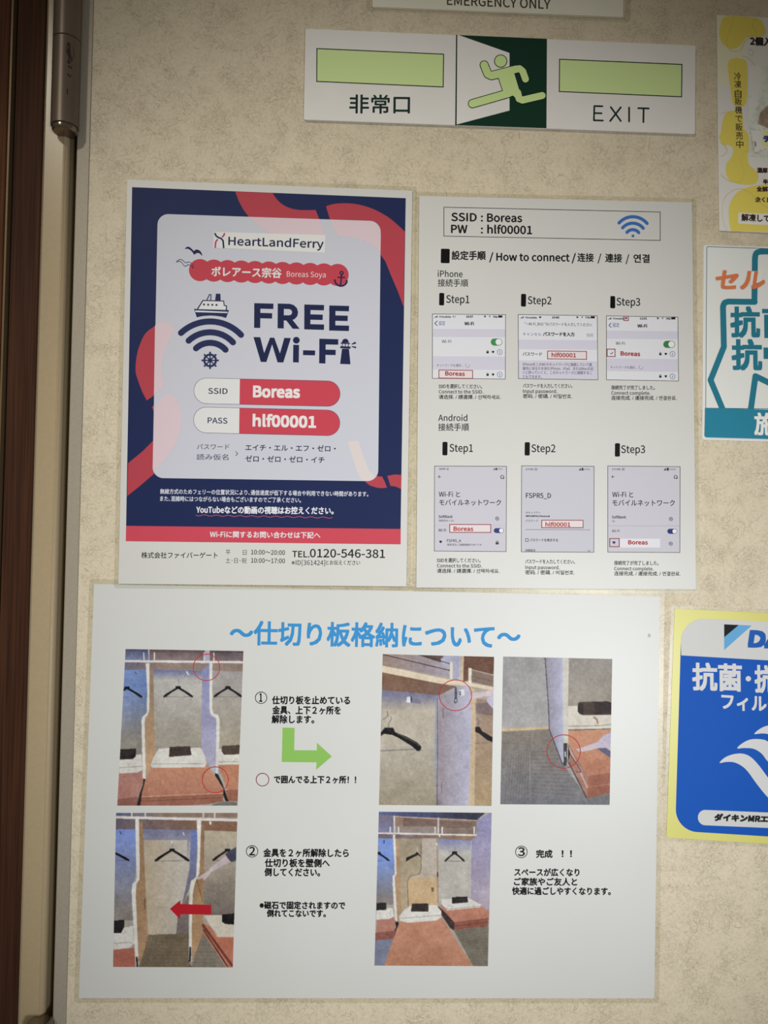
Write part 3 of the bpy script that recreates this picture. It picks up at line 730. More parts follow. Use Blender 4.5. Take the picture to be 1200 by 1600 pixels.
def rect(f, x0, y0, x1, y1, sl=.012):
    return pts(f, [(x0, y0), (x1, y0 + sl * (x1 - x0)), (x1, y1 + sl * (x1 - x0)), (x0, y1)])
zs = z + .04; zs2 = z + .14
def icons(f, par, k, y, s=8.0, x0=775):     # padlock, wifi fan, info ring
    u = 1
    flat('padlock_icon', [pts(f, [(x0 - 14, y - 8), (x0 + 14, y - 8), (x0 + 14, y + 16), (x0 - 14, y + 16)])] + [s_ for s_ in stroke(pts(f, [(x0 - 8, y - 6), (x0 - 7, y - 19), (x0 + 7, y - 19), (x0 + 8, y - 6)]), .55, True, 6)], (30, 30, 34), par, zs2)
    fan(f, par, x0 + 68, y, 21); ringi(f, par, x0 + 152, y, 32)
def fan(f, par, x, y, r, rgb=(34, 36, 42)):
    flat('wifi_fan_icon', [[f(x, y + r * .8)] + [f(x + r * 1.15 * math.sin(t), y + r * .8 - r * 1.5 * math.cos(t) * 1.0) for t in [-.85 + .17 * k for k in range(11)]]], rgb, par, zs2)
def ringi(f, par, x, y, r):
    c = f(x, y); rr = math.hypot(f(x + r, y)[0] - c[0], 0)
    flat('info_icon', band([(c[0] + rr * math.cos(t * math.pi / 12), c[1] + rr * math.sin(t * math.pi / 12)) for t in range(25)], .7) + [[(c[0] - .5, c[1] - 1.6), (c[0] + .5, c[1] - 1.6), (c[0] + .5, c[1] + 2), (c[0] - .5, c[1] + 2)]], (110, 125, 155), par, zs2)
def status(f, par, x0, y, x1, name, clock, pct, wifi=False):
    bars = [rect(f, x0 + 12 * k, y + 10 - 7 * k, x0 + 12 * k + 8, y + 14, 0) for k in range(4)]
    flat('signal_icon', bars, (50, 50, 56), par, zs2)
    text(name, f(x0 + 62, y + 14), f(x0 + 210, y + 16), (60, 60, 66), par, zs2, h=2.6, bold=.15)
    text(clock, f(x0 + 402, y + 14), f(x0 + 488, y + 15), (50, 50, 56), par, zs2, h=3, bold=.2)
    text(pct, f(x1 - 148, y + 16), f(x1 - 92, y + 17), (60, 60, 66), par, zs2, h=2.8, bold=.15)
    flat('battery_icon', [rect(f, x1 - 82, y - 12, x1 - 30, y + 14, 0)], (24, 24, 28), par, zs2)
    flat('alarm_icon', [ring_pts(f(x1 - 248, y), 1.5, 10), pts(f, [(x1 - 200, y - 2), (x1 - 178, y - 12), (x1 - 188, y + 12)])], (70, 70, 80), par, zs2)
def toggle(f, par, x0, y, x1, h, rgb, knob=.62):
    q = rect(f, x0, y - h, x1, y + h, 0); r_ = (f(0, h)[1] - f(0, -h)[1]) / 2
    flat('toggle_switch', [rquad(q, r_, 8)], rgb, par, zs2); flat('toggle_switch', [ring_pts(f(x1 - h * 1.02, y), r_ * .88, 20)], (214, 214, 214), par, zs2 + .04, 'white switch knob')
def redbox(f, par, x0, y0, x1, y1, fill=True, sl=.012):
    q = rect(f, x0, y0, x1, y1, sl)
    if fill: flat('highlight_box', [q], (208, 200, 200), par, zs2 - .02)
    frame_line('highlight_box', q, 1.15, (140, 50, 60), par, zs2 + .04, 'red outline box')
def spinner(f, par, x, y, r=24):
    c = f(x, y); rr = f(x + r, y)[0] - c[0]
    flat('spinner_icon', band([(c[0] + rr * math.cos(t * math.pi / 12), c[1] + rr * math.sin(t * math.pi / 12)) for t in range(-2, 17)], .5), (130, 130, 140), par, zs2)
def captions(f, rows, x):
    for s, y, x1, fo in rows:
        text(s, f(x, y), f(x1, y + 3), (40, 42, 44), cp, z, h=(6.4 if fo == 'B' else 5.2), font=fo, bold=.14)
# phone 1
f = cr(665, 440, 8); s = screen(f, [(83, 402), (1003, 410), (1000, 1220), (82, 1212)])
flat('grey_stripe', [rect(f, 92, 590, 995, 690, .006)], LAV, s, zs); flat('grey_stripe', [rect(f, 92, 932, 995, 1098, .006)], LAV, s, zs)
status(f, s, 105, 435, 990, 'Y!mobile', '10:37', '79%'); text('4G', f(335, 448), f(375, 448), (60, 60, 66), s, zs2, h=2.8)
flat('back_chevron', stroke(pts(f, [(145, 492), (115, 522), (145, 550)]), 1.1, True, 6), (50, 84, 140), s, zs2)
text('設定', f(165, 545), f(245, 546), (82, 112, 160), s, zs2, h=6.4)
text('Wi-Fi', f(487, 543), f(602, 545), (30, 30, 34), s, zs2, h=4.8, bold=.25, font='N')
text('Wi-Fi', f(203, 765), f(320, 767), (62, 62, 66), s, zs2, h=4.6, font='N')
toggle(f, s, 815, 755, 958, 44, (62, 130, 76)); icons(f, s, 0, 880)
text('ネットワークを選択...', f(138, 1062), f(470, 1064), (110, 108, 120), s, zs2, h=4.0); spinner(f, s, 523, 1048)
redbox(f, s, 162, 1100, 592, 1210); text('Boreas', f(248, 1172), f(488, 1178), RD, s, zs2, h=6.2, bold=.35, font='N'); icons(f, s, 0, 1162)
captions(f, [('SSIDを選択してください。', 1334, 706, 'B'), ('Connect to the SSID.', 1396, 720, 'N'), ('请选择. / 請選擇. / 선택하세요.', 1468, 940, 'B')], 165)
# phone 2
f = cr(800, 440, 8); s = screen(f, [(75, 408), (1068, 424), (1077, 1230), (78, 1216)])
flat('grey_stripe', [rect(f, 84, 724, 1062, 842, .01)], LAV, s, zs); flat('grey_stripe', [rect(f, 84, 985, 1066, 1212, .01)], LAV, s, zs)
status(f, s, 100, 445, 1065, 'Y!mobile', '10:48', '77%'); fan(f, s, 352, 446, 18)
text('" • Wi-Fi_BUS "のパスワードを入力してください', f(160, 548), f(998, 560), (62, 62, 66), s, zs2, h=5.0)
text('キャンセル', f(135, 676), f(368, 680), (112, 128, 160), s, zs2, h=5.2); text('パスワードを入力', f(390, 680), f(778, 684), (24, 24, 28), s, zs2, h=6.0, bold=.25)
text('接続', f(930, 690), f(1015, 691), (165, 165, 170), s, zs2, h=5.2)
text('パスワード', f(135, 928), f(375, 930), (52, 52, 58), s, zs2, h=5.6, bold=.08)
redbox(f, s, 440, 863, 936, 970); text('hlf00001', f(497, 942), f(798, 946), RD, s, zs2, h=6.2, bold=.3, font='N')
for k, (t_, xa) in enumerate((('iPhoneをこのWi-Fiネットワークに接続していて連', 998), ('絡先にあなたを含むiPhone、iPad、またはMacの近', 1018), ('くに持っていくと、このネットワークに接続するこ', 998), ('ともできます。', 372))):
    text(t_, f(135, 1053 + 51 * k), f(xa, 1058 + 51 * k), (112, 110, 128), s, zs2, h=4.9, bold=.06)
captions(f, [('パスワードを入力してください。', 1328, 755, 'B'), ('Input password.', 1390, 565, 'N'), ('密码. / 密碼. / 비밀번호.', 1458, 752, 'B')], 138)
# phone 3
f = cr(935, 440, 8); s = screen(f, [(98, 425), (997, 440), (1005, 1245), (98, 1230)])
flat('grey_stripe', [rect(f, 106, 612, 990, 712, .01)], LAV, s, zs); flat('grey_stripe', [rect(f, 106, 960, 996, 1118, .01)], LAV, s, zs)
status(f, s, 118, 458, 992, 'Y!mobile', '11:01', '78%')
redbox(f, s, 313, 428, 380, 490, False); fan(f, s, 346, 458, 18, (80, 30, 60))
flat('back_chevron', stroke(pts(f, [(160, 518), (132, 546), (160, 572)]), 1.1, True, 6), (50, 84, 140), s, zs2)
text('設定', f(180, 568), f(262, 569), (82, 112, 160), s, zs2, h=6.4)
text('Wi-Fi', f(490, 572), f(607, 574), (30, 30, 34), s, zs2, h=4.8, bold=.25, font='N')
text('Wi-Fi', f(218, 788), f(332, 790), (62, 62, 66), s, zs2, h=4.6, font='N')
toggle(f, s, 812, 784, 958, 44, (56, 118, 68)); icons(f, s, 0, 904)
redbox(f, s, 105, 838, 213, 940, False); flat('tick_mark', stroke(pts(f, [(150, 895), (160, 905), (183, 882)]), .8, True, 6), (40, 40, 44), s, zs2)
text('Boreas', f(280, 922), f(520, 930), RD, s, zs2, h=6.2, bold=.35, font='N')
text('ネットワークを選択...', f(150, 1086), f(482, 1090), (110, 108, 120), s, zs2, h=4.0); spinner(f, s, 533, 1070); icons(f, s, 0, 1184)
captions(f, [('接続完了が完了しました。', 1350, 706, 'B'), ('Connect complete.', 1412, 648, 'N'), ('连接完成. / 連接完成. / 연결완료.', 1480, 978, 'B')], 162)
# Android heading and screens
f = cr(665, 640, 8.571)
text('Android', f(170, 150), f(558, 152), BK, cp, z, h=9.4, bold=.15, font='N'); text('接続手順', f(170, 284), f(580, 285), BK, cp, z, h=11.2, bold=.12)
step(pts(f, [(226, 432), (294, 432), (292, 613), (224, 612)]), f(321, 562), f(632, 566), 'Step1')
def droid_top(f, s, xl, xr_, y, back=True, clock='18:00'):
    text(clock, f(xl, y + 8), f(xl + 82, y + 8), (92, 92, 104), s, zs2, h=2.4, bold=.1)
    flat('status_icon', [rect(f, xl + 98, y - 12, xl + 125, y + 12, 0)], (140, 140, 152), s, zs2)
    flat('status_icon', [rect(f, xr_ - 90, y - 14, xr_ - 70, y + 14, 0), pts(f, [(xr_ - 122, y + 12), (xr_ - 98, y + 12), (xr_ - 98, y - 14)])], (50, 50, 58), s, zs2)
    text('90%', f(xr_ - 62, y + 8), f(xr_, y + 8), (110, 110, 120), s, zs2, h=2.2)
def gear(f, s, x, y, r):
    c = f(x, y); k = f(x + r, y)[0] - c[0]
    flat('gear_icon', band([(c[0] + k * math.cos(t * math.pi / 8), c[1] + k * math.sin(t * math.pi / 8)) for t in range(17)], .8) + [ring_pts(c, k * .42, 10)], (80, 84, 120), s, zs2)
f = cr(665, 720, 8.42); s = screen(f, [(115, 66), (1068, 70), (1063, 1198), (112, 1190)], bg=(186, 185, 192))
droid_top(f, s, 178, 1012, 108)
flat('back_arrow', stroke(pts(f, [(200, 210), (168, 210)]), .7, True, 6) + stroke(pts(f, [(183, 194), (168, 210), (183, 226)]), .7, True, 6), (40, 40, 46), s, zs2)
flat('refresh_icon', band([f(1008 + 22 * math.cos(t * math.pi / 10), 214 + 22 * math.sin(t * math.pi / 10)) for t in range(-13, 6)], .8) + [pts(f, [(1012, 222), (1034, 222), (1030, 240)]), pts(f, [(985, 222), (1005, 222), (995, 242)])], (44, 44, 50), s, zs2)
text('Wi-Fi と', f(175, 478), f(452, 480), (38, 38, 44), s, zs2, h=9.0, bold=.08)
text('モバイルネットワーク', f(180, 588), f(992, 590), (38, 38, 44), s, zs2, h=9.2, bold=.08)
text('SoftBank', f(172, 750), f(355, 752), (66, 66, 76), s, zs2, h=4.0, bold=.12, font='N'); text('接続済み / 5G', f(172, 800), f(370, 801), (110, 110, 120), s, zs2, h=3.2)
flat('separator_line', [rect(f, 120, 846, 1058, 851, 0)], (176, 175, 186), s, zs)
gear(f, s, 942, 760, 22); text('Wi-Fi', f(170, 930), f(270, 931), (56, 56, 64), s, zs2, h=4.2, font='N', bold=.05)
redbox(f, s, 313, 833, 862, 946, sl=.002); text('Boreas', f(370, 920), f(625, 922), (160, 44, 44), s, zs2, h=6.2, bold=.35, font='N')
toggle(f, s, 898, 918, 1028, 32, (50, 58, 112)); fan(f, s, 198, 1066, 24)
text('FSPR5_A', f(282, 1068), f(466, 1070), (56, 56, 64), s, zs2, h=4.2, font='N', bold=.05); text('保存済み / 自動接続がOFF です', f(282, 1118), f(738, 1120), (100, 100, 112), s, zs2, h=3.4)
flat('padlock_icon', [rect(f, 922, 1072, 962, 1100, 0)] + stroke(pts(f, [(930, 1074), (932, 1056), (952, 1056), (954, 1074)]), .7, True, 6), (60, 60, 70), s, zs2)
captions(f, [('SSIDを選択してください。', 1336, 722, 'B'), ('Connect to the SSID.', 1402, 740, 'N'), ('请选择. / 請選擇. / 선택하세요.', 1476, 970, 'B')], 150)
f = cr(805, 680, 6.957); step(pts(f, [(104, 76), (160, 76), (158, 221), (102, 220)]), f(177, 182), f(436, 184), 'Step2')
s = screen(f, [(67, 330), (860, 336), (858, 1275), (64, 1270)], bg=(184, 184, 191))
droid_top(f, s, 115, 812, 370, clock='17:59')
text('FSPR5_D', f(117, 682), f(388, 683), (34, 34, 40), s, zs2, h=7.6, font='N', bold=.12)
text('セキュリティ', f(115, 853), f(272, 853), (90, 90, 100), s, zs2, h=3.4); text('WPA/WPA2-Personal', f(115, 888), f(376, 889), (40, 40, 50), s, zs2, h=2.6, bold=.12, font='N')
text('パスワード', f(112, 945), f(250, 945), (92, 92, 104), s, zs2, h=4.0)
redbox(f, s, 285, 920, 742, 1008, sl=.002); text('hlf00001', f(330, 992), f(598, 993), (160, 44, 44), s, zs2, h=6.2, bold=.32, font='N')
flat('separator_line', [rect(f, 110, 1023, 815, 1028, .005)], (110, 110, 130), s, zs)
frame_line('checkbox', rect(f, 110, 1122, 144, 1158, 0), .7, (60, 60, 70), s, zs2)
text('パスワードを表示する', f(160, 1156), f(464, 1157), (62, 62, 72), s, zs2, h=4.4, bold=.05); text('詳細設定', f(112, 1264), f(220, 1264), (70, 70, 80), s, zs2, h=3.6)
flat('chevron_mark', stroke(pts(f, [(790, 1252), (802, 1262), (814, 1252)]), .6, True, 6), (60, 60, 70), s, zs2)
captions(f, [('パスワードを入力してください。', 1396, 648, 'B'), ('Input password.', 1454, 482, 'N'), ('密码. / 密碼. / 비밀번호.', 1514, 645, 'B')], 110)
f = cr(940, 680, 6.4); step(pts(f, [(134, 80), (184, 80), (183, 214), (132, 214)]), f(196, 177), f(434, 178), 'Step3')
s = screen(f, [(60, 305), (788, 312), (785, 1175), (60, 1172)], bg=(186, 185, 192))
droid_top(f, s, 105, 742, 340, clock='17:58')
flat('back_arrow', stroke(pts(f, [(126, 415), (102, 415)]), .7, True, 6) + stroke(pts(f, [(113, 404), (102, 415), (113, 427)]), .7, True, 6), (40, 40, 46), s, zs2)
flat('refresh_icon', band([f(741 + 16 * math.cos(t * math.pi / 10), 418 + 16 * math.sin(t * math.pi / 10)) for t in range(-13, 6)], .8) + [pts(f, [(744, 424), (760, 424), (758, 438)]), pts(f, [(724, 424), (738, 424), (731, 438)])], (44, 44, 50), s, zs2)
text('Wi-Fi と', f(108, 622), f(316, 624), (38, 38, 44), s, zs2, h=9.0, bold=.08); text('モバイルネットワーク', f(108, 707), f(732, 709), (38, 38, 44), s, zs2, h=9.4, bold=.08)
text('SoftBank', f(104, 831), f(244, 832), (66, 66, 76), s, zs2, h=4.0, bold=.12, font='N'); text('4G', f(106, 868), f(132, 868), (100, 100, 112), s, zs2, h=2.6)
flat('separator_line', [rect(f, 64, 904, 782, 908, 0)], (160, 158, 172), s, zs); gear(f, s, 694, 838, 17)
text('Wi-Fi', f(104, 970), f(180, 970), (60, 60, 70), s, zs2, h=4.0, font='N'); toggle(f, s, 658, 961, 756, 25, (44, 52, 108)); gear(f, s, 692, 1085, 17)
flat('white_patch', [rect(f, 182, 1035, 585, 1124, 0)], (208, 207, 212), s, zs)
redbox(f, s, 78, 1030, 180, 1118, False, .002); fan(f, s, 124, 1074, 20, (40, 60, 110)); text('Boreas', f(268, 1090), f(460, 1092), (158, 44, 48), s, zs2, h=6.0, bold=.35, font='N')
captions(f, [('接続完了が完了しました。', 1298, 570, 'B'), ('Connect complete.', 1350, 518, 'N'), ('连接完成. / 連接完成. / 연결완료.', 1404, 788, 'B')], 127)

# ================= partition storage sheet
reads(0.86, 0.855, 0.83)
sp_ = laminated('partition_guide', [(146.9, 912.3), (1031, 932), (1022.4, 1560), (123, 1559.5)], .05, 'large white sheet with blue heading and five photos of sleeping compartments, lowest on the door', mat=PAPER_B, film=7.5, r=4)
z = .30; T = cr(340, 950, 2.4); HB = (58, 140, 200)
text('～仕切り板格納について～', T(47, 137), T(1133, 153), HB, sp_, z, h=35, bold=.95, name='heading_lettering', lab='blue heading')
BK = (20, 21, 24); n2 = cr(370, 1060, 5.4545); n3 = cr(370, 1300, 5.4545); n4 = cr(780, 1290, 4.615)
def circ(f, x, y, r, w, rgb, nm='circle_mark', par=None, zz=None, ry=None):
    c = f(x, y); k = f(x + r, y)[0] - c[0]; ky = k * (ry or 1)
    flat(nm, band([(c[0] + k * math.cos(t * math.pi / 20), c[1] + ky * math.sin(t * math.pi / 20)) for t in range(41)], w), rgb, par or sp_, zz or z)
for f, x, y, r, d in ((n2, 207, 165, 49, '1'), (n3, 130, 165, 49, '2'), (n4, 160, 190, 42, '3')):
    circ(f, x, y, r, 1.1, BK, 'number_ring'); hw = 15 if d == '1' else 24; hh = 8.2 / (f(1, 1)[1] - f(0, 0)[1]) / 1.2 * .92
    text(d, f(x - hw, y + hh * .95), f(x + hw * (.6 if d == '1' else 1), y + hh * .95), BK, sp_, z, h=12.6, bold=.5, font='N', name='step_number')
def t3(f, s, x0, x1, y, h=12.0, b=.55, sl=.004): text(s, f(x0, y), f(x1, y + (x1 - x0) * sl), BK, sp_, z, h=h, bold=b)
t3(n2, '仕切り板を止めている', 301, 963, 219); t3(n2, '金具、上下２ヶ所を', 304, 884, 304); t3(n2, '解除します。', 298, 658, 382)
t3(n2, 'で囲んでる上下２ヶ所！！', 317, 1015, 893, 11.2)
t3(n3, '金具を２ヶ所解除したら', 227, 952, 211); t3(n3, '仕切り板を壁側へ', 240, 790, 297); t3(n3, '倒してください。', 237, 708, 376)
t3(n3, '※磁石で固定されますので', 195, 922, 655, 11); t3(n3, '倒れてこないです。', 257, 757, 724, 11)
t3(n4, '完成', 267, 383, 231, 11.4); t3(n4, '！', 452, 462, 230, 11.4); t3(n4, '！', 513, 523, 230, 11.4)
t3(n4, 'スペースが広くなり', 110, 577, 363, 11.2); t3(n4, 'ご家族やご友人と', 108, 561, 431, 11.2); t3(n4, '快適に過ごしやすくなります。', 95, 803, 498, 11.2)
flat('green_arrow', [pts(n2, [(390, 420), (493, 421), (489, 612), (682, 613), (683, 548), (810, 665), (675, 780), (680, 716), (383, 712)])], (134, 184, 92), sp_, z, 'green bent arrow')
circ(n2, 219, 863, 54, 1.2, (128, 36, 52), par=sp_)
text('あ', cr(600, 880, 2.5)(1030, 290), cr(600, 880, 2.5)(1042, 290), (120, 120, 125), sp_, z, h=6, name='stray_mark')

def hanger(p, x, y, w, h=90, hook=True, bar=True):
    """coat hanger: apex at x,y; shoulders at y+h"""
    K_ = (26, 24, 28)
    if hook: p.line([(x, y), (x + 4, y - 26), (x + 10, y - 46), (x - 4, y - 58)], 7, (150, 145, 145))
    p.poly([(x - 22, y - 5), (x + 22, y - 5), (x + 26, y + 20), (x - 26, y + 20)], K_)
    for s_ in (-1, 1):
        p.poly([(x, y - 2), (x + s_ * w * .35, y + h * .28), (x + s_ * w * .8, y + h * .68), (x + s_ * w, y + h * .92), (x + s_ * w * .98, y + h * 1.1), (x + s_ * w * .8, y + h * .98), (x + s_ * w * .4, y + h * .55), (x, y + 20)], K_)
    if bar: p.line([(x - w * .85, y + h * 1.02), (x + w * .85, y + h * 1.0)], 4, (110, 108, 112))
def quilt(p, P, fold=None):
    p.poly(P, (218, 216, 210)); xs = [a[0] for a in P]; ys = [a[1] for a in P]
    for _ in range(10):
        x, y = random.uniform(min(xs) + 20, max(xs) - 20), random.uniform(min(ys) + 12, max(ys) - 12)
        p.line([(x, y), (x + random.uniform(-22, 22), y + random.uniform(-10, 16))], 5, (168, 150, 140), .6)
    if fold: p.line(fold, 6, (150, 142, 132), .8)
zq = z
# photo 1
p = Paint(cr(180, 1005, 5.714), [(93, 52), (1145, 70), (1092, 1450), (18, 1450)], (168, 164, 156), h=1486)
p.poly([(0, 0), (300, 0), (300, 160), (0, 160)], G('y', 50, 150, (74, 80, 118), (120, 130, 178)))
p.poly([(300, 0), (800, 0), (800, 160), (300, 160)], G('y', 50, 150, (92, 74, 78), (138, 118, 118)))
p.poly([(800, 0), (840, 0), (845, 160), (800, 160)], (178, 176, 205)); p.poly([(845, 0), (1200, 0), (1200, 170), (845, 170)], G('y', 60, 160, (84, 72, 82), (130, 112, 112)))
for y in (88, 108, 128): p.line([(85, y), (1145, y + 12)], 4, (150, 140, 152), .5)
for x in (255, 350, 795, 880): p.line([(x, 88), (x, 158)], 12, (216, 212, 214))
p.line([(300, 50), (302, 160)], 10, (190, 190, 210))
p.poly([(85, 150), (1145, 160), (1145, 180), (85, 170)], (222, 218, 218))
p.poly([(80, 170), (1145, 180), (1140, 255), (860, 245), (340, 235), (80, 240)], G('x', 100, 400, (112, 110, 138), (150, 128, 118)))
p.poly([(60, 240), (290, 235), (300, 560), (240, 700), (240, 1000), (40, 960)], lambda X, Y: (lambda t, u: (np.array([116, 148, 220]) * (1 - t) + np.array([150, 144, 136]) * t) * (1 - u * .12))(np.clip((Y - 420) / 420, 0, 1)[..., None], np.clip((X - 60) / 240, 0, 1)[..., None]))
p.poly([(340, 235), (775, 245), (770, 960), (360, 960)], G('y', 250, 330, (112, 120, 168), (184, 182, 178)))
p.poly([(340, 420), (775, 420), (770, 960), (360, 960)], G('y', 420, 950, (184, 181, 176), (160, 152, 138)))
p.poly([(862, 250), (1140, 255), (1112, 960), (925, 940), (905, 650), (865, 600)], G('y', 260, 900, (160, 156, 156), (170, 160, 140)))
p.poly([(300, 175), (342, 240), (345, 560), (360, 985), (272, 1210), (262, 700), (300, 610)], G('y', 200, 1200, (150, 126, 104), (204, 160, 116)))
p.poly([(272, 182), (306, 175), (304, 600), (290, 640), (268, 660), (262, 720), (274, 1212), (246, 1220), (234, 690), (244, 655), (282, 625), (286, 420)], (222, 220, 214))
p.poly([(776, 245), (846, 172), (850, 620), (905, 660), (922, 1180), (890, 1165), (768, 965)], G('y', 200, 1100, (130, 136, 190), (178, 174, 204)))
p.poly([(842, 172), (868, 178), (866, 590), (880, 628), (920, 640), (934, 700), (930, 900), (915, 1190), (896, 1170), (904, 720), (898, 670), (856, 640), (842, 600)], (220, 218, 212))
hanger(p, 562, 388, 132); hanger(p, 1006, 388, 128); hanger(p, 105, 392, 138)
p.line([(640, 258), (655, 280)], 14, (210, 210, 222)); p.line([(178, 258), (190, 276)], 10, (80, 84, 120))
p.poly([(30, 1165), (242, 1140), (248, 1240), (200, 1390), (15, 1400)], (186, 124, 112)); p.poly([(15, 1395), (205, 1370), (195, 1470), (15, 1470)], (152, 96, 86))
p.poly([(322, 1105), (822, 1085), (966, 1300), (960, 1340), (230, 1375), (260, 1250)], G('y', 1100, 1360, (206, 138, 106), (190, 122, 96)))
p.poly([(228, 1372), (962, 1338), (966, 1412), (810, 1440), (220, 1470)], (164, 100, 78)); p.line([(228, 1412), (960, 1378)], 6, (134, 76, 60)); p.line([(228, 1372), (962, 1340)], 7, (222, 158, 126))
p.poly([(918, 1088), (1115, 1080), (1100, 1312), (1000, 1310)], (196, 126, 92)); p.poly([(985, 1312), (1105, 1305), (1100, 1412), (1010, 1410)], (162, 98, 76))
p.poly([(250, 1210), (272, 1210), (240, 1330), (222, 1470), (188, 1470), (215, 1350), (248, 1260)], (44, 34, 34))
p.poly([(892, 1160), (918, 1168), (960, 1260), (1012, 1412), (986, 1412), (962, 1350), (966, 1300), (890, 1180)], (42, 32, 32)); p.poly([(870, 1440), (968, 1412), (1090, 1420), (1090, 1470), (850, 1470)], (120, 116, 112))
quilt(p, [(392, 938), (762, 934), (800, 1000), (816, 1068), (800, 1108), (330, 1112), (318, 1090), (345, 1010)], [(330, 1078), (780, 1076)])
quilt(p, [(35, 1035), (232, 990), (242, 1132), (200, 1155), (35, 1162)], [(40, 1110), (230, 1100)]); quilt(p, [(925, 940), (1112, 985), (1110, 1082), (918, 1086)], [(925, 1060), (1108, 1058)])
p.poly([(486, 926), (668, 918), (682, 1000), (480, 1016)], (66, 52, 48)); p.poly([(45, 946), (186, 941), (184, 1010), (160, 1034), (38, 1040)], (48, 42, 42)); p.poly([(952, 916), (1115, 908), (1108, 992), (970, 996), (950, 965)], (82, 68, 56))
ph = p.mesh('compartment_photo', sp_, zq, 'photo of a sleeping compartment with red circles at a partition')
circ(p.crop, 815, 216, 118, 1.2, (186, 44, 50), 'circle_mark', ph, zq + .05); circ(p.crop, 893, 1220, 116, 1.2, (186, 44, 50), 'circle_mark', ph, zq + .05)
# photo 2
p = Paint(cr(170, 1260, 5.714), [(65, 58), (1150, 58), (1107, 1438), (38, 1433)], (170, 164, 152), h=1486)
p.poly([(50, 40), (1160, 40), (1160, 100), (50, 95)], G('x', 100, 500, (96, 104, 150), (150, 124, 108)))
for x in (205, 325, 845, 945): p.line([(x, 55), (x, 100)], 10, (216, 214, 218))
p.poly([(60, 85), (1150, 112), (1150, 135), (60, 108)], (222, 216, 214))
p.poly([(60, 108), (1150, 135), (1140, 225), (840, 215), (300, 205), (60, 205)], G('x', 60, 900, (110, 100, 116), (140, 100, 76)))
p.poly([(60, 205), (245, 205), (250, 500), (225, 700), (225, 1020), (45, 1010)], G('y', 250, 950, (116, 144, 228), (140, 130, 124)))
p.poly([(305, 205), (790, 210), (720, 1140), (350, 1150)], G('y', 230, 500, (120, 122, 160), (192, 180, 162)))
p.poly([(315, 300), (700, 300), (690, 800), (640, 1140), (350, 1150)], G('x', 330, 700, (190, 172, 144), (190, 184, 176)))
p.poly([(735, 215), (792, 215), (780, 640), (735, 660), (710, 760), (650, 900), (720, 560)], G('y', 240, 860, (96, 118, 200), (110, 104, 120)), .9)
p.poly([(620, 940), (715, 780), (715, 1140), (600, 1145)], (96, 84, 88), .7)
p.poly([(850, 215), (1140, 225), (1125, 970), (850, 970), (835, 700)], G('y', 300, 950, (186, 174, 150), (118, 106, 100)))
p.poly([(255, 130), (300, 140), (318, 500), (352, 1180), (268, 1440), (240, 760), (262, 660)], G('y', 200, 1300, (160, 122, 84), (178, 138, 100)))
p.poly([(235, 110), (268, 112), (276, 560), (275, 650), (245, 690), (240, 800), (268, 1438), (240, 1438), (203, 760), (212, 690), (248, 660), (240, 300)], (222, 220, 216))
p.poly([(350, 1145), (715, 1135), (715, 1380), (745, 1440), (270, 1440), (345, 1190)], (124, 108, 84)); p.poly([(840, 1130), (1050, 1440), (740, 1440), (780, 1250)], (132, 122, 108))
for k in range(14): p.line([(300 + 12 * k, 1440 - 2 * k), (345 + 26 * k, 1160)], 4, (92, 80, 64), .6)
for k in range(9): p.line([(330, 1180 + 30 * k), (960, 1172 + 32 * k)], 4, (96, 86, 72), .45)
p.poly([(830, 130), (852, 160), (850, 700), (840, 1130), (748, 1380), (735, 1000), (750, 700), (790, 640), (805, 500), (810, 130)], G('y', 200, 1300, (150, 112, 78), (190, 146, 102)))
p.poly([(785, 125), (826, 118), (808, 600), (770, 680), (752, 760), (745, 900), (738, 1385), (714, 1385), (722, 760), (735, 670), (778, 630), (795, 400)], (224, 222, 214))
p.line([(728, 1262), (724, 1380)], 18, (50, 50, 58)); p.line([(250, 1350), (255, 1435)], 18, (52, 50, 56)); p.line([(322, 820), (322, 920)], 8, (120, 80, 60))
p.line([(785, 650), (815, 760), (838, 850)], 6, (110, 80, 60))
p.poly([(838, 1040), (1115, 1170), (1115, 1440), (1055, 1440), (838, 1125)], (196, 112, 84)); p.line([(840, 1060), (1100, 1420)], 22, (120, 56, 44)); p.line([(845, 1100), (1060, 1430)], 10, (84, 40, 34))
p.poly([(852, 975), (1120, 970), (1120, 1168), (965, 1165)], (212, 202, 184)); 
for k in range(5): p.line([(856 + 8 * k, 1000 + 14 * k), (965, 1160 - 6 * k)], 4, (168, 152, 134), .6)
p.poly([(1010, 965), (1125, 955), (1118, 1055), (1040, 1050), (1010, 1030)], (30, 26, 28))
quilt(p, [(40, 1130), (150, 1080), (215, 1065), (225, 1220), (180, 1270), (40, 1285)], [(45, 1220), (215, 1215)]); p.poly([(40, 1280), (228, 1260), (238, 1440), (30, 1440)], (186, 104, 84))
p.poly([(40, 1018), (138, 1012), (138, 1075), (110, 1130), (40, 1132)], (34, 30, 32))
hanger(p, 565, 380, 155, 105); hanger(p, 1060, 382, 135, 100); hanger(p, 20, 392, 165, 90)
p.poly([(1040, 425), (1070, 400), (1140, 360), (1140, 485), (1095, 498), (1060, 460)], (66, 70, 96))
p.poly([(1045, 440), (1085, 495), (990, 545), (930, 580), (890, 590), (905, 550), (985, 490)], (196, 176, 184)); p.poly([(930, 550), (900, 610), (850, 662), (838, 640), (790, 655), (785, 640), (870, 585)], (200, 180, 186))
p.line([(665, 235), (672, 255)], 12, (200, 204, 220)); p.line([(100, 225), (110, 245)], 10, (60, 64, 100))
p.line([(905, 140), (908, 155)], 18, (224, 220, 214)); p.line([(565, 330), (560, 310)], 10, (220, 220, 220))
ph = p.mesh('partition_photo', sp_, zq, 'photo of an arm at a partition')
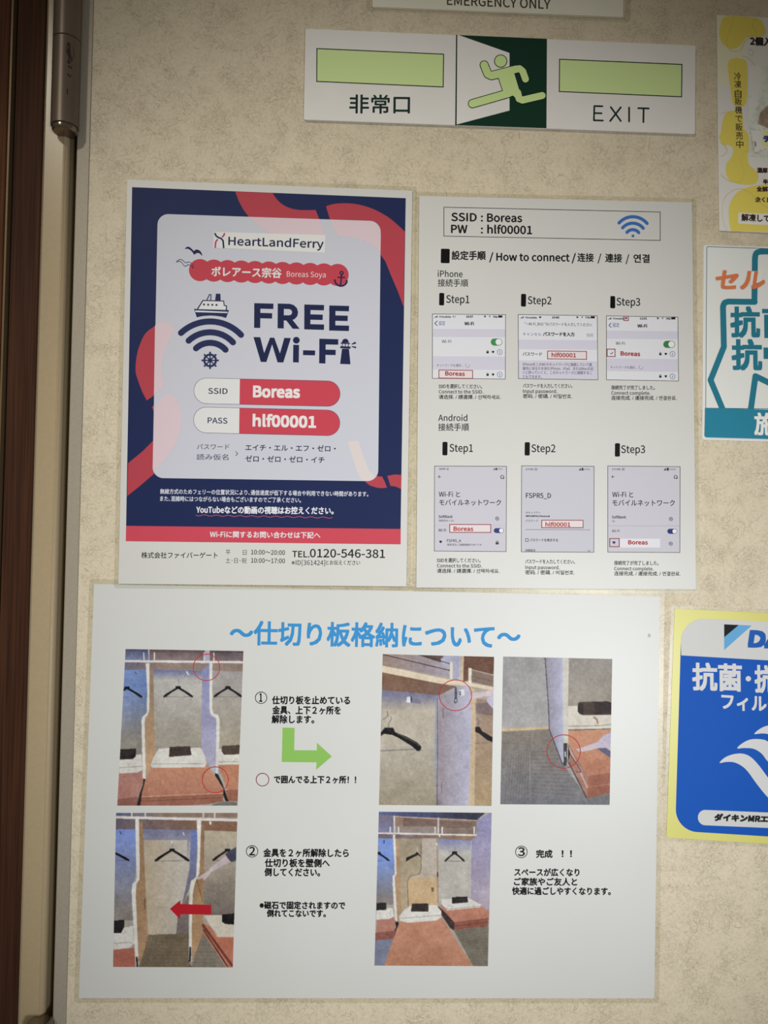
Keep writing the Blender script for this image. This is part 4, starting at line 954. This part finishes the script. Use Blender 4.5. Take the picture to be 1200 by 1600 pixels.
flat('red_arrow', [pts(p.crop, [(546, 914), (638, 838), (640, 872), (915, 880), (915, 966), (640, 962), (634, 1006)])], (172, 30, 42), ph, zq + .05, 'red arrow pointing left')
# photo 3
p = Paint(cr(580, 1015, 6), [(108, 42), (1152, 68), (1128, 1466), (72, 1456)], (172, 164, 150), h=1500)
p.poly([(90, 30), (740, 40), (740, 260), (100, 150)], G('x', 150, 700, (150, 126, 116), (160, 150, 170)))
p.poly([(420, 45), (680, 60), (650, 120)], (96, 72, 66)); p.poly([(650, 90), (700, 50), (840, 55), (845, 290), (760, 285)], (166, 166, 196)); p.line([(830, 60), (828, 290)], 8, (190, 184, 200))
p.poly([(840, 50), (870, 55), (862, 300), (835, 295)], (206, 182, 150)); p.poly([(870, 50), (1160, 68), (1145, 240), (940, 190), (915, 290), (862, 300)], (112, 74, 56))
p.poly([(940, 190), (1145, 240), (1145, 350), (940, 300)], (134, 110, 98)); p.line([(940, 188), (1145, 238)], 7, (190, 176, 160)); p.line([(945, 250), (1145, 298)], 4, (90, 70, 60))
p.line([(110, 45), (735, 195)], 8, (58, 48, 50)); p.line([(110, 35), (735, 182)], 5, (176, 160, 150)); p.line([(440, 45), (735, 132)], 7, (58, 48, 50))
p.poly([(740, 115), (765, 120), (762, 280), (735, 270)], (224, 214, 190)); p.poly([(912, 170), (942, 175), (938, 330), (912, 325)], (222, 214, 194))
p.poly([(100, 150), (300, 190), (640, 262), (1145, 350), (1145, 385), (940, 345), (620, 315), (100, 212)], (222, 204, 176))
p.poly([(100, 212), (620, 315), (800, 345), (635, 430), (100, 378)], G('x', 100, 700, (134, 96, 74), (120, 88, 74)))
p.poly([(100, 378), (635, 428), (625, 470), (610, 1470), (70, 1470)], lambda X, Y: np.array([118, 118, 152]) + (np.array([186, 176, 158]) - np.array([118, 118, 152])) * np.clip((Y - 430) / 130, 0, 1)[..., None])
p.poly([(100, 900), (615, 900), (610, 1470), (70, 1470)], G('y', 900, 1460, (178, 170, 156), (150, 136, 112)), .7)
p.poly([(600, 430), (630, 432), (622, 1000), (610, 1470), (590, 1000)], (120, 140, 196), .5)
p.poly([(635, 432), (800, 350), (900, 330), (940, 420), (945, 700), (918, 1470), (610, 1470), (625, 900)], G('x', 620, 920, (150, 138, 148), (176, 176, 204)))
p.line([(622, 460), (618, 1460)], 8, (84, 76, 90), .8); p.line([(676, 550), (674, 640)], 5, (70, 60, 66)); p.line([(662, 1240), (660, 1340)], 6, (100, 84, 84))
p.poly([(930, 360), (975, 380), (985, 470), (975, 900), (965, 1470), (912, 1470), (940, 700)], (202, 176, 138)); p.poly([(985, 460), (1145, 480), (1145, 1470), (965, 1470)], G('y', 480, 1400, (160, 132, 116), (176, 148, 110)))
p.poly([(975, 500), (1145, 500), (1145, 620), (980, 600)], (108, 92, 104), .6)
p.poly([(940, 410), (1060, 395), (1145, 370), (1150, 440), (1060, 438), (960, 462), (925, 452)], (206, 188, 196)); p.poly([(1090, 450), (1150, 420), (1150, 560), (1110, 520), (1080, 480)], (190, 182, 212))
p.poly([(784, 350), (802, 355), (808, 490), (790, 508), (778, 495)], (70, 80, 104)); p.line([(793, 470), (793, 485)], 8, (200, 210, 220)); p.poly([(820, 380), (870, 370), (880, 430), (830, 440)], (206, 208, 218)); p.line([(832, 395), (835, 425)], 12, (70, 76, 90))
p.poly([(335, 445), (365, 440), (370, 500), (330, 495)], (214, 216, 230)); p.line([(375, 445), (374, 492)], 12, (40, 40, 56)); p.poly([(380, 450), (470, 470), (470, 510), (385, 500)], (96, 98, 136), .5)
p.line([(150, 580), (158, 620), (115, 655)], 9, (120, 110, 110)); p.line([(160, 730), (165, 690), (190, 650), (185, 630)], 7, (110, 104, 100))
p.poly([(90, 775), (130, 730), (205, 732), (225, 775), (330, 815), (430, 870), (470, 910), (462, 948), (430, 950), (380, 905), (260, 830), (200, 800), (120, 790), (90, 810)], (22, 20, 22)); p.line([(250, 790), (410, 870), (445, 900)], 5, (110, 108, 112))
p.line([(90, 948), (400, 935)], 11, (128, 122, 120))
p.poly([(975, 725), (1015, 722), (1040, 765), (1145, 825), (1145, 870), (1090, 850), (1010, 785), (975, 770)], (24, 20, 22)); p.line([(975, 880), (1130, 868)], 9, (140, 122, 100)); p.line([(1000, 715), (1010, 670), (990, 640)], 7, (110, 100, 98))
ph = p.mesh('bracket_photo', sp_, zq, 'photo of the upper bracket under a shelf'); circ(p.crop, 790, 428, 152, 1.2, (176, 36, 56), 'circle_mark', ph, zq + .05, .95)
# photo 4
p = Paint(cr(770, 1015, 6), [(97, 65), (1120, 88), (1095, 1456), (70, 1450)], (160, 158, 156), h=1500)
p.poly([(90, 60), (500, 70), (530, 740), (85, 760)], G('y', 80, 700, (150, 150, 152), (166, 164, 164)))
p.poly([(705, 80), (1125, 85), (1115, 530), (705, 530)], G('y', 80, 500, (150, 144, 138), (158, 150, 138)))
p.poly([(85, 740), (525, 722), (530, 748), (85, 768)], (206, 176, 132))
p.poly([(85, 768), (530, 745), (660, 1080), (890, 1390), (1100, 1350), (1100, 1470), (60, 1470)], G('y', 760, 1450, (134, 124, 114), (116, 116, 124)))
for k in range(12): p.line([(370, 960 + 34 * k), (720 + 6 * k, 945 + 38 * k)], 5, (84, 82, 88), .55)
for k in range(10): p.line([(110 + 26 * k, 1440), (150 + 24 * k, 975)], 5, (88, 86, 92), .5)
for k in range(8): p.line([(90, 790 + 22 * k), (370, 780 + 22 * k)], 4, (96, 88, 80), .5)
for k in range(8): p.line([(380 + 20 * k, 770), (400 + 24 * k, 940)], 4, (90, 84, 82), .5)
p.line([(370, 790), (365, 950)], 6, (160, 150, 136), .6); p.line([(345, 960), (355, 1440)], 6, (160, 158, 160), .6)
p.poly([(490, 75), (660, 75), (662, 500), (658, 1075), (530, 740), (510, 450)], G('x', 500, 660, (138, 132, 152), (178, 182, 214)))
p.line([(490, 80), (520, 500), (530, 750), (655, 1075)], 7, (50, 48, 56)); p.poly([(656, 75), (712, 80), (706, 480), (706, 900), (695, 1080), (662, 1075)], (206, 200, 190))
p.poly([(706, 760), (1115, 750), (1105, 1160), (895, 1190), (706, 870)], G('y', 760, 1150, (206, 142, 106), (190, 118, 88)))
p.poly([(890, 1185), (1105, 1155), (1100, 1345), (885, 1395), (880, 1300)], (160, 92, 70)); p.line([(890, 1290), (1100, 1260)], 8, (186, 118, 92))
p.poly([(708, 880), (895, 1190), (885, 1395), (730, 1090), (706, 1050)], (166, 112, 98)); p.line([(715, 920), (885, 1290)], 14, (206, 160, 146)); p.line([(712, 960), (790, 1080), (825, 1150), (785, 1145)], 7, (60, 36, 36)); p.line([(712, 1060), (880, 1390)], 9, (50, 44, 54))
p.poly([(706, 530), (800, 525), (1118, 600), (1118, 740), (706, 745)], (216, 210, 196)); p.line([(706, 720), (1000, 712), (1116, 700)], 7, (150, 136, 118)); p.line([(710, 755), (1115, 742)], 9, (96, 66, 54), .7)
for k in range(6): p.line([(730 + 16 * k, 610 + 14 * k), (840 - 8 * k, 600 + 18 * k)], 5, (170, 162, 130), .5)
p.line([(950, 635), (975, 655), (985, 690)], 16, (176, 122, 96))
p.poly([(800, 500), (820, 490), (1075, 484), (1120, 500), (1118, 610), (850, 615), (800, 580)], (78, 60, 54)); p.poly([(800, 500), (848, 510), (850, 615), (815, 605), (795, 580)], (48, 38, 36)); p.poly([(950, 488), (1080, 486), (1118, 505), (1118, 608), (950, 612)], (58, 42, 42))
p.poly([(665, 876), (700, 876), (692, 1090), (662, 1088)], (60, 56, 60)); p.line([(680, 960), (680, 1000)], 10, (200, 204, 210)); p.poly([(706, 900), (722, 960), (722, 1000), (704, 1050)], (30, 26, 30))
p.poly([(780, 935), (860, 910), (980, 865), (1040, 805), (1118, 770), (1115, 960), (1060, 920), (980, 925), (880, 950), (810, 960)], G('y', 780, 950, (176, 176, 214), (204, 186, 196))); p.poly([(975, 925), (1060, 920), (1115, 960), (1110, 1020), (1080, 1000), (1030, 965)], (96, 90, 130))
ph = p.mesh('floor_bracket_photo', sp_, zq, 'photo of the lower bracket by the carpet'); circ(p.crop, 664, 956, 157, 1.2, (176, 36, 46), 'circle_mark', ph, zq + .05)
# photo 5
p = Paint(cr(575, 1260, 6), [(102, 50), (1160, 60), (1125, 1498), (60, 1492)], (168, 160, 146), h=1560)
p.poly([(90, 40), (1100, 60), (1020, 130), (240, 92), (95, 80)], G('x', 100, 1000, (84, 92, 150), (52, 54, 76)))
p.poly([(95, 80), (240, 95), (245, 250), (95, 245)], G('y', 90, 240, (110, 104, 130), (128, 130, 176)))
p.poly([(245, 92), (655, 115), (650, 250), (250, 250)], G('y', 100, 240, (150, 112, 90), (150, 138, 134))); p.poly([(665, 115), (1020, 130), (1010, 260), (665, 260)], G('y', 120, 250, (148, 116, 98), (130, 112, 104)))
p.poly([(330, 110), (650, 125), (640, 185), (330, 185)], (108, 84, 78), .7); p.poly([(665, 130), (980, 150), (960, 205), (665, 200)], (112, 88, 78), .7)
p.line([(245, 92), (250, 260)], 13, (214, 206, 196)); p.line([(660, 110), (660, 265)], 14, (198, 192, 200)); p.line([(245, 95), (1020, 132)], 8, (196, 176, 160))
for x in (208, 286, 628, 696, 996): p.line([(x, 195), (x, 252)], 12, (222, 218, 218))
p.poly([(95, 243), (1025, 262), (1022, 278), (95, 258)], (222, 212, 204)); p.poly([(95, 258), (1022, 278), (960, 325), (660, 310), (95, 300)], G('x', 100, 900, (116, 100, 116), (150, 118, 96)))
p.poly([(90, 300), (245, 300), (255, 640), (235, 920), (75, 930)], lambda X, Y: (np.array([112, 146, 228]) * (1 - np.clip((Y - 500) / 380, 0, 1)[..., None]) + np.array([140, 130, 128]) * np.clip((Y - 500) / 380, 0, 1)[..., None]))
p.poly([(270, 300), (640, 305), (640, 950), (320, 980), (300, 640)], G('y', 310, 900, (160, 146, 122), (184, 164, 128)))
p.poly([(640, 300), (970, 320), (955, 880), (665, 920)], lambda X, Y: (np.array([126, 132, 186]) * (1 - np.clip((Y - 310) / 130, 0, 1)[..., None]) + np.array([184, 180, 172]) * np.clip((Y - 310) / 130, 0, 1)[..., None]))
p.poly([(1020, 130), (1165, 50), (1140, 980), (955, 870), (970, 320), (1020, 270)], G('y', 100, 900, (136, 134, 184), (172, 158, 178))); p.line([(968, 325), (958, 870)], 6, (190, 186, 190))
p.poly([(245, 300), (285, 320), (300, 640), (318, 975), (275, 1100), (250, 660)], (184, 146, 108)); p.poly([(232, 265), (255, 265), (268, 560), (265, 640), (250, 660), (276, 1075), (252, 1070), (230, 720), (232, 650), (250, 640), (246, 500)], (220, 216, 212))
p.poly([(500, 320), (520, 298), (640, 300), (655, 900), (650, 940), (380, 950), (368, 710), (400, 650), (490, 630), (500, 600)], G('y', 640, 700, (184, 172, 158), (206, 170, 124)))
p.line([(500, 330), (498, 590), (480, 635), (395, 655), (370, 705), (378, 945)], 8, (110, 92, 80), .8); p.line([(650, 300), (655, 900)], 16, (168, 144, 118)); p.line([(652, 620), (654, 660)], 10, (60, 50, 50)); p.poly([(590, 760), (620, 760), (615, 800), (598, 802)], (110, 84, 70))
hanger(p, 812, 428, 94, 85); hanger(p, 96, 430, 108, 80); 
p.poly([(498, 470), (460, 425), (440, 445), (360, 480), (356, 520), (400, 490), (470, 455), (497, 475)], (28, 26, 28)); p.line([(465, 425), (462, 385)], 7, (190, 184, 176)); p.line([(380, 512), (492, 512)], 4, (110, 100, 92))
p.poly([(90, 1060), (240, 1040), (262, 1080), (240, 1190), (70, 1200)], (186, 122, 104)); p.poly([(68, 1185), (240, 1165), (270, 1120), (240, 1240), (68, 1258)], (148, 84, 74))
p.poly([(66, 1258), (235, 1240), (175, 1500), (55, 1500)], (120, 128, 158))
p.poly([(300, 1080), (690, 1040), (985, 1500), (150, 1500), (260, 1160)], G('y', 1050, 1480, (204, 136, 106), (188, 122, 92)))
p.poly([(670, 930), (1050, 930), (1135, 980), (1128, 1060), (810, 1090), (720, 990)], G('y', 940, 1080, (200, 130, 104), (188, 114, 90))); p.poly([(808, 1085), (1130, 1045), (1126, 1122), (805, 1160)], (150, 82, 66)); p.line([(808, 1122), (1128, 1085)], 6, (110, 54, 46)); p.poly([(660, 935), (720, 990), (812, 1090), (805, 1162), (770, 1140), (690, 1020), (655, 960)], (60, 44, 44))
p.poly([(805, 1162), (1128, 1122), (1122, 1500), (985, 1500), (830, 1210)], (120, 112, 98))
for k in range(12): p.line([(840 + 10 * k, 1200 + 24 * k), (1125, 1150 + 30 * k)], 4, (92, 84, 72), .5)
p.poly([(255, 1080), (285, 1080), (290, 1100), (262, 1170), (240, 1240), (262, 1130)], (40, 34, 40))
quilt(p, [(345, 965), (400, 930), (640, 925), (690, 985), (688, 1040), (640, 1070), (380, 1090), (300, 1075), (292, 1030)], [(300, 1050), (680, 1020)]); quilt(p, [(690, 870), (950, 862), (1060, 920), (1050, 945), (740, 975), (690, 915)], [(690, 930), (740, 965), (1050, 935)]); quilt(p, [(80, 975), (230, 950), (245, 1030), (200, 1055), (78, 1062)], None)
p.poly([(412, 912), (565, 908), (568, 985), (402, 985)], (56, 46, 46)); p.poly([(785, 850), (932, 845), (938, 900), (788, 912)], (48, 40, 42)); p.poly([(82, 905), (172, 902), (172, 970), (78, 975)], (40, 36, 42))
p.line([(150, 320), (150, 345)], 10, (56, 60, 100)); p.line([(640, 345), (645, 360)], 14, (216, 210, 200)); p.line([(670, 270), (672, 282)], 12, (230, 224, 216))
p.mesh('finished_room_photo', sp_, zq, 'photo of the compartment with its partition folded away')

# ================= yellow flyer at the right edge
reads(0.33, 0.32, 0.29)
yf = empty('yellow_flyer', 1250, 200, 'yellow and white flyer for a frozen food vending machine, cut by the right edge', 'poster')
Y = cr(1040, 0, 6.6667); Y2 = cr(1080, 220, 8.8889)
slab('paper', rquad([(1119.9, 23.4), (1372, 36), (1378, 371), (1124, 360.3)], .5, 2), .05, 1.1, speckled('flyer_white', (184, 182, 178), .45, 0, .02, 20), yf, 'white flyer sheet')
z = 1.13; YL = (150, 138, 62); YP = (182, 174, 124); OL = (140, 128, 62)
flat('pale_yellow_shape', [[(1120.2, 24), (1150, 25.6), (1168, 60), (1160, 92), (1140, 96), (1138, 132), (1123, 136)]], YP, yf, z)
blobs = [smooth(pts(Y, [(640, 170), (575, 250), (560, 340), (580, 430), (640, 490), (720, 505), (790, 460), (830, 400), (900, 385), (1000, 380), (1045, 330), (1020, 260), (960, 190)]), 4) ,
         smooth(pts(Y, [(700, 610), (650, 660), (660, 800), (680, 950), (700, 1070), (740, 1110), (820, 1100), (850, 1000), (850, 700), (820, 620)]), 4),
         smooth(pts(Y, [(700, 1150), (620, 1190), (585, 1300), (575, 1420), (590, 1500), (700, 1520), (720, 1600), (860, 1600), (860, 1400), (810, 1330), (800, 1180)]), 4),
         smooth(pts(Y2, [(400, -90), (420, 30), (540, 60), (585, 120), (560, 220), (490, 320), (480, 430), (520, 530), (620, 590), (760, 610), (880, 600), (935, 520), (900, 410), (800, 320), (780, 100), (780, -60), (600, -120)]), 4),
         smooth(pts(Y2, [(700, 680), (600, 760), (530, 900), (525, 1080), (560, 1245), (700, 1252), (1100, 1265), (1500, 1280), (1500, 700), (1100, 610), (880, 625)]), 4)]
for i_, b in enumerate(blobs): flat('yellow_shape', [b], YL, yf, z + .04 + .004 * i_)
for l in ([(710, 180), (680, 300), (640, 400), (650, 490), (720, 535), (790, 510), (820, 440), (880, 390), (950, 340), (905, 260), (945, 185)], [(740, 600), (715, 650), (735, 740)], [(800, 590), (860, 600), (930, 680)],
          [(860, 540), (880, 510), (910, 540), (910, 580), (880, 570), (862, 545)], [(570, 1185), (640, 1165), (700, 1190)], [(590, 1505), (640, 1560), (620, 1600)]):
    flat('contour_line', band(smooth(pts(Y, l), 4, False), .6), OL, yf, z + .09)
for l in ([(405, 35), (470, 60), (500, 130), (460, 195), (405, 215)], [(780, 130), (710, 190), (690, 270), (720, 370), (735, 450), (700, 540), (620, 572), (520, 555), (440, 490), (405, 450)],
          [(495, 1245), (450, 1120), (430, 950), (460, 800), (560, 700), (680, 665), (800, 710), (900, 800), (1000, 890), (1080, 930)]):
    flat('contour_line', band(smooth(pts(Y2, l), 4, False), .6), OL, yf, z + .09)
p = Paint(Y, [(858, 685), (1900, 730), (1920, 1690), (868, 1625)], (150, 152, 138), w=1950, h=1720, q=.25)
p.poly([(850, 680), (1000, 690), (960, 1100), (860, 1250)], (160, 166, 152)); p.poly([(980, 1180), (1060, 1100), (1900, 1100), (1900, 1400), (1100, 1350), (960, 1290)], (116, 96, 80))
p.poly([(878, 1345), (1080, 1330), (1900, 1330), (1900, 1600), (1000, 1570), (930, 1600), (905, 1500)], (172, 172, 152)); p.line([(878, 1345), (905, 1480), (925, 1590), (960, 1590), (1000, 1560), (1080, 1550)], 6, (112, 108, 92)); p.line([(880, 1342), (960, 1355), (1080, 1335)], 6, (112, 108, 92))
p.poly([(1010, 1360), (1900, 1340), (1900, 1560), (1010, 1530)], (178, 172, 96)); p.poly([(925, 1470), (940, 1480), (942, 1530), (930, 1525)], (60, 64, 64))
fp = p.mesh('product_photo', yf, z + .12, 'photo of wrapped frozen food', 1.5)
text('チ', Y(1022, 1478), Y(1100, 1480), (36, 42, 92), fp, z + .16, h=10, bold=.8)
text('2個入り', Y(885, 468), Y(1180, 482), (30, 26, 22), yf, z + .16, h=12, bold=.7)
vt = '冷凍自販機で販売中'
for k, ch in enumerate(vt):
    yy = [832, 915, 1012, 1092, 1182, 1272, 1362, 1450, 1540][k]; xx = 718 + 2.6 * k
    text(ch, Y(xx - 3, yy), Y(xx + (62 if ch != '中' else 66) + 6, yy + 2), (52, 44, 24), yf, z + .16, h=11.2, bold=.12)
flat('white_caption_strip', [rquad(pts(Y2, [(655, 995), (1900, 1060), (1900, 1215), (652, 1150)]), 2)], (186, 184, 182), yf, z + .10)
text('解凍してから', Y2(700, 1112), Y2(1290, 1138), (40, 30, 24), yf, z + .16, h=10.6, bold=.55)
for s_, x0, y0, x1 in (('濃厚な味', 918, 440, 1210), ('半解凍', 1000, 600, 1210), ('全解凍で', 912, 700, 1210), ('全く違う', 890, 845, 1190)):
    text(s_, Y2(x0, y0), Y2(x1, y0 + 12), (44, 28, 24), yf, z + .16, h=7.2, bold=.5)

# ================= teal antibacterial sticker
reads(0.64, 0.63, 0.59)
ts = empty('teal_sticker', 1200, 534, 'white sticker with teal outline art and orange lettering above the blue sticker', 'sticker')
Q = cr(1060, 370, 4.848)
qo = [Q(190, 62), Q(1300, 95), Q(1310, 1570), Q(180, 1537)]
slab('sticker_sheet', rquad(qo, 4), .05, .35, speckled('white_vinyl', (198, 200, 202), .3, 0, .01, 20), ts, 'white vinyl sheet')
z = .38; TE = (34, 104, 122)
frame_line('teal_border', [Q(213, 72), Q(1290, 108), Q(1295, 1310), Q(205, 1300)], .9, (30, 86, 100), ts, z, 'thin teal border', r=2)
flat('teal_band', [rquad(pts(Q, [(203, 1296), (1292, 1325), (1290, 1548), (198, 1518)]), [.01, .01, 3, 3])], (36, 112, 134), ts, z + .40, 'teal band')
O_ = []
for s_ in (smooth(pts(Q, [(720, 112), (625, 112), (590, 125), (580, 160)]), 3, False), pts(Q, [(580, 160), (576, 492)]), pts(Q, [(578, 493), (380, 490)]), smooth(pts(Q, [(380, 490), (350, 500), (338, 530)]), 3, False), pts(Q, [(338, 530), (345, 832), (244, 1085), (338, 1312)]), pts(Q, [(548, 1314), (584, 1055), (700, 1112)])):
    O_ += stroke(s_, 44 / 4.848, True, 14)
flat('teal_outline_art', O_, TE, ts, z + .06, 'thick teal outline')
flat('white_halo', [pts(Q, [(545, 262), (645, 255), (640, 330), (548, 374)])], (198, 200, 202), ts, z + .36)
text('セルフ', Q(275, 400), Q(820, 402), (190, 106, 66), ts, z + .38, h=30, bold=1.1, skew=.16, name='orange_lettering')
text('抗', Q(402, 755), Q(612, 756), TE, ts, z + .10, h=43, bold=1.7, name='teal_lettering'); text('菌', Q(645, 758), Q(860, 760), TE, ts, z + .10, h=43, bold=1.7, name='teal_lettering')
text('抗', Q(412, 1002), Q(628, 1005), TE, ts, z + .10, h=43, bold=1.7, name='teal_lettering'); text('ウ', Q(655, 1005), Q(850, 1010), TE, ts, z + .10, h=40, bold=1.7, name='teal_lettering')
text('施工', Q(580, 1498), Q(900, 1508), (205, 210, 212), ts, z + .44, h=32, bold=1.0, name='white_lettering')

# ================= blue sticker
reads(0.88, 0.88, 0.855)
Z = cr(1020, 930, 4)
bq = [Z(137, 84), Z(1300, 140), Z(1290, 1590), Z(85, 1515)]
bs = empty('blue_sticker', 1200, 1130, 'blue sticker with white wave art on a yellow sheet beside the lowest notice', 'sticker')
slab('yellow_sheet', rquad(bq, .5, 5), .05, .35, speckled('yellow_print_sheet', (208, 205, 106), .35, 0, .02, 20), bs, 'yellow backing sheet')
rim('laminate_border', rquad(grow(bq, 5.5), 4, 5), rquad(bq, .5, 5), .05, .3, FILM, bs, 'clear laminate edge')
z = .38; BL = (4, 82, 180)
inner = [Z(180, 140), Z(1240, 190), Z(1235, 1540), Z(140, 1472)]
flat('blue_panel', [rquad(inner, [37, 37, 34, 34], 12)], BL, bs, z, 'blue rounded panel')
def cut_top():
    o = rquad(inner, [37, 37, 34, 34], 12); o = o[:26]          # both upper corners
    return o + [Z(1240, 437), Z(178, 376)]
flat('white_panel', [cut_top()], (203, 205, 205), bs, z + .04, 'white upper panel')
flat('logo_mark', [pts(Z, [(446, 182), (538, 186), (446, 263)])], (14, 16, 20), bs, z + .08, 'black logo triangle')
flat('logo_mark', [pts(Z, [(538, 186), (618, 190), (446, 343), (446, 263)])], (98, 164, 212), bs, z + .08, 'light blue logo band')
text('DAIKIN', Z(602, 318), Z(1120, 346), (24, 88, 176), bs, z + .08, h=23, bold=2.2, skew=.16, name='logo_lettering')
WH = (208, 210, 212)
text('抗菌', Z(252, 590), Z(553, 598), WH, bs, z + .08, h=39, bold=1.3, name='white_lettering'); flat('white_lettering', [ring_pts(Z(597, 522), 4.2, 20)], WH, bs, z + .08)
text('抗ウイルス', Z(642, 604), Z(1200, 636), WH, bs, z + .08, h=39, bold=1.3, name='white_lettering')
text('フィルター', Z(432, 712), Z(900, 740), WH, bs, z + .08, h=24, bold=.8, name='white_lettering')
for wv_ in ([(417, 1048), (450, 1015), (500, 995), (560, 990), (610, 1010), (660, 1060), (720, 1140), (790, 1230), (860, 1280), (860, 1360), (790, 1330), (720, 1265), (650, 1180), (600, 1110), (560, 1070), (510, 1045), (460, 1042)],
            [(527, 957), (560, 925), (610, 902), (670, 900), (720, 915), (800, 980), (860, 1060), (860, 1130), (790, 1090), (720, 1040), (680, 990), (630, 960), (570, 955)],
            [(634, 867), (670, 835), (720, 815), (790, 820), (860, 880), (860, 940), (790, 890), (720, 868), (680, 864)]):
    flat('white_wave', [smooth(pts(Z, wv_), 4)], WH, bs, z + .08)
flat('caption_pill', [rquad(pts(Z, [(283, 1340), (1200, 1378), (1200, 1475), (281, 1436)]), 11.5, 8)], (204, 206, 206), bs, z + .08, 'white caption strip')
text('ダイキンMRエンジ', Z(385, 1409), Z(822, 1424), (18, 20, 26), bs, z + .12, h=10, bold=.8, skew=.15, name='caption_lettering')

flush_text()
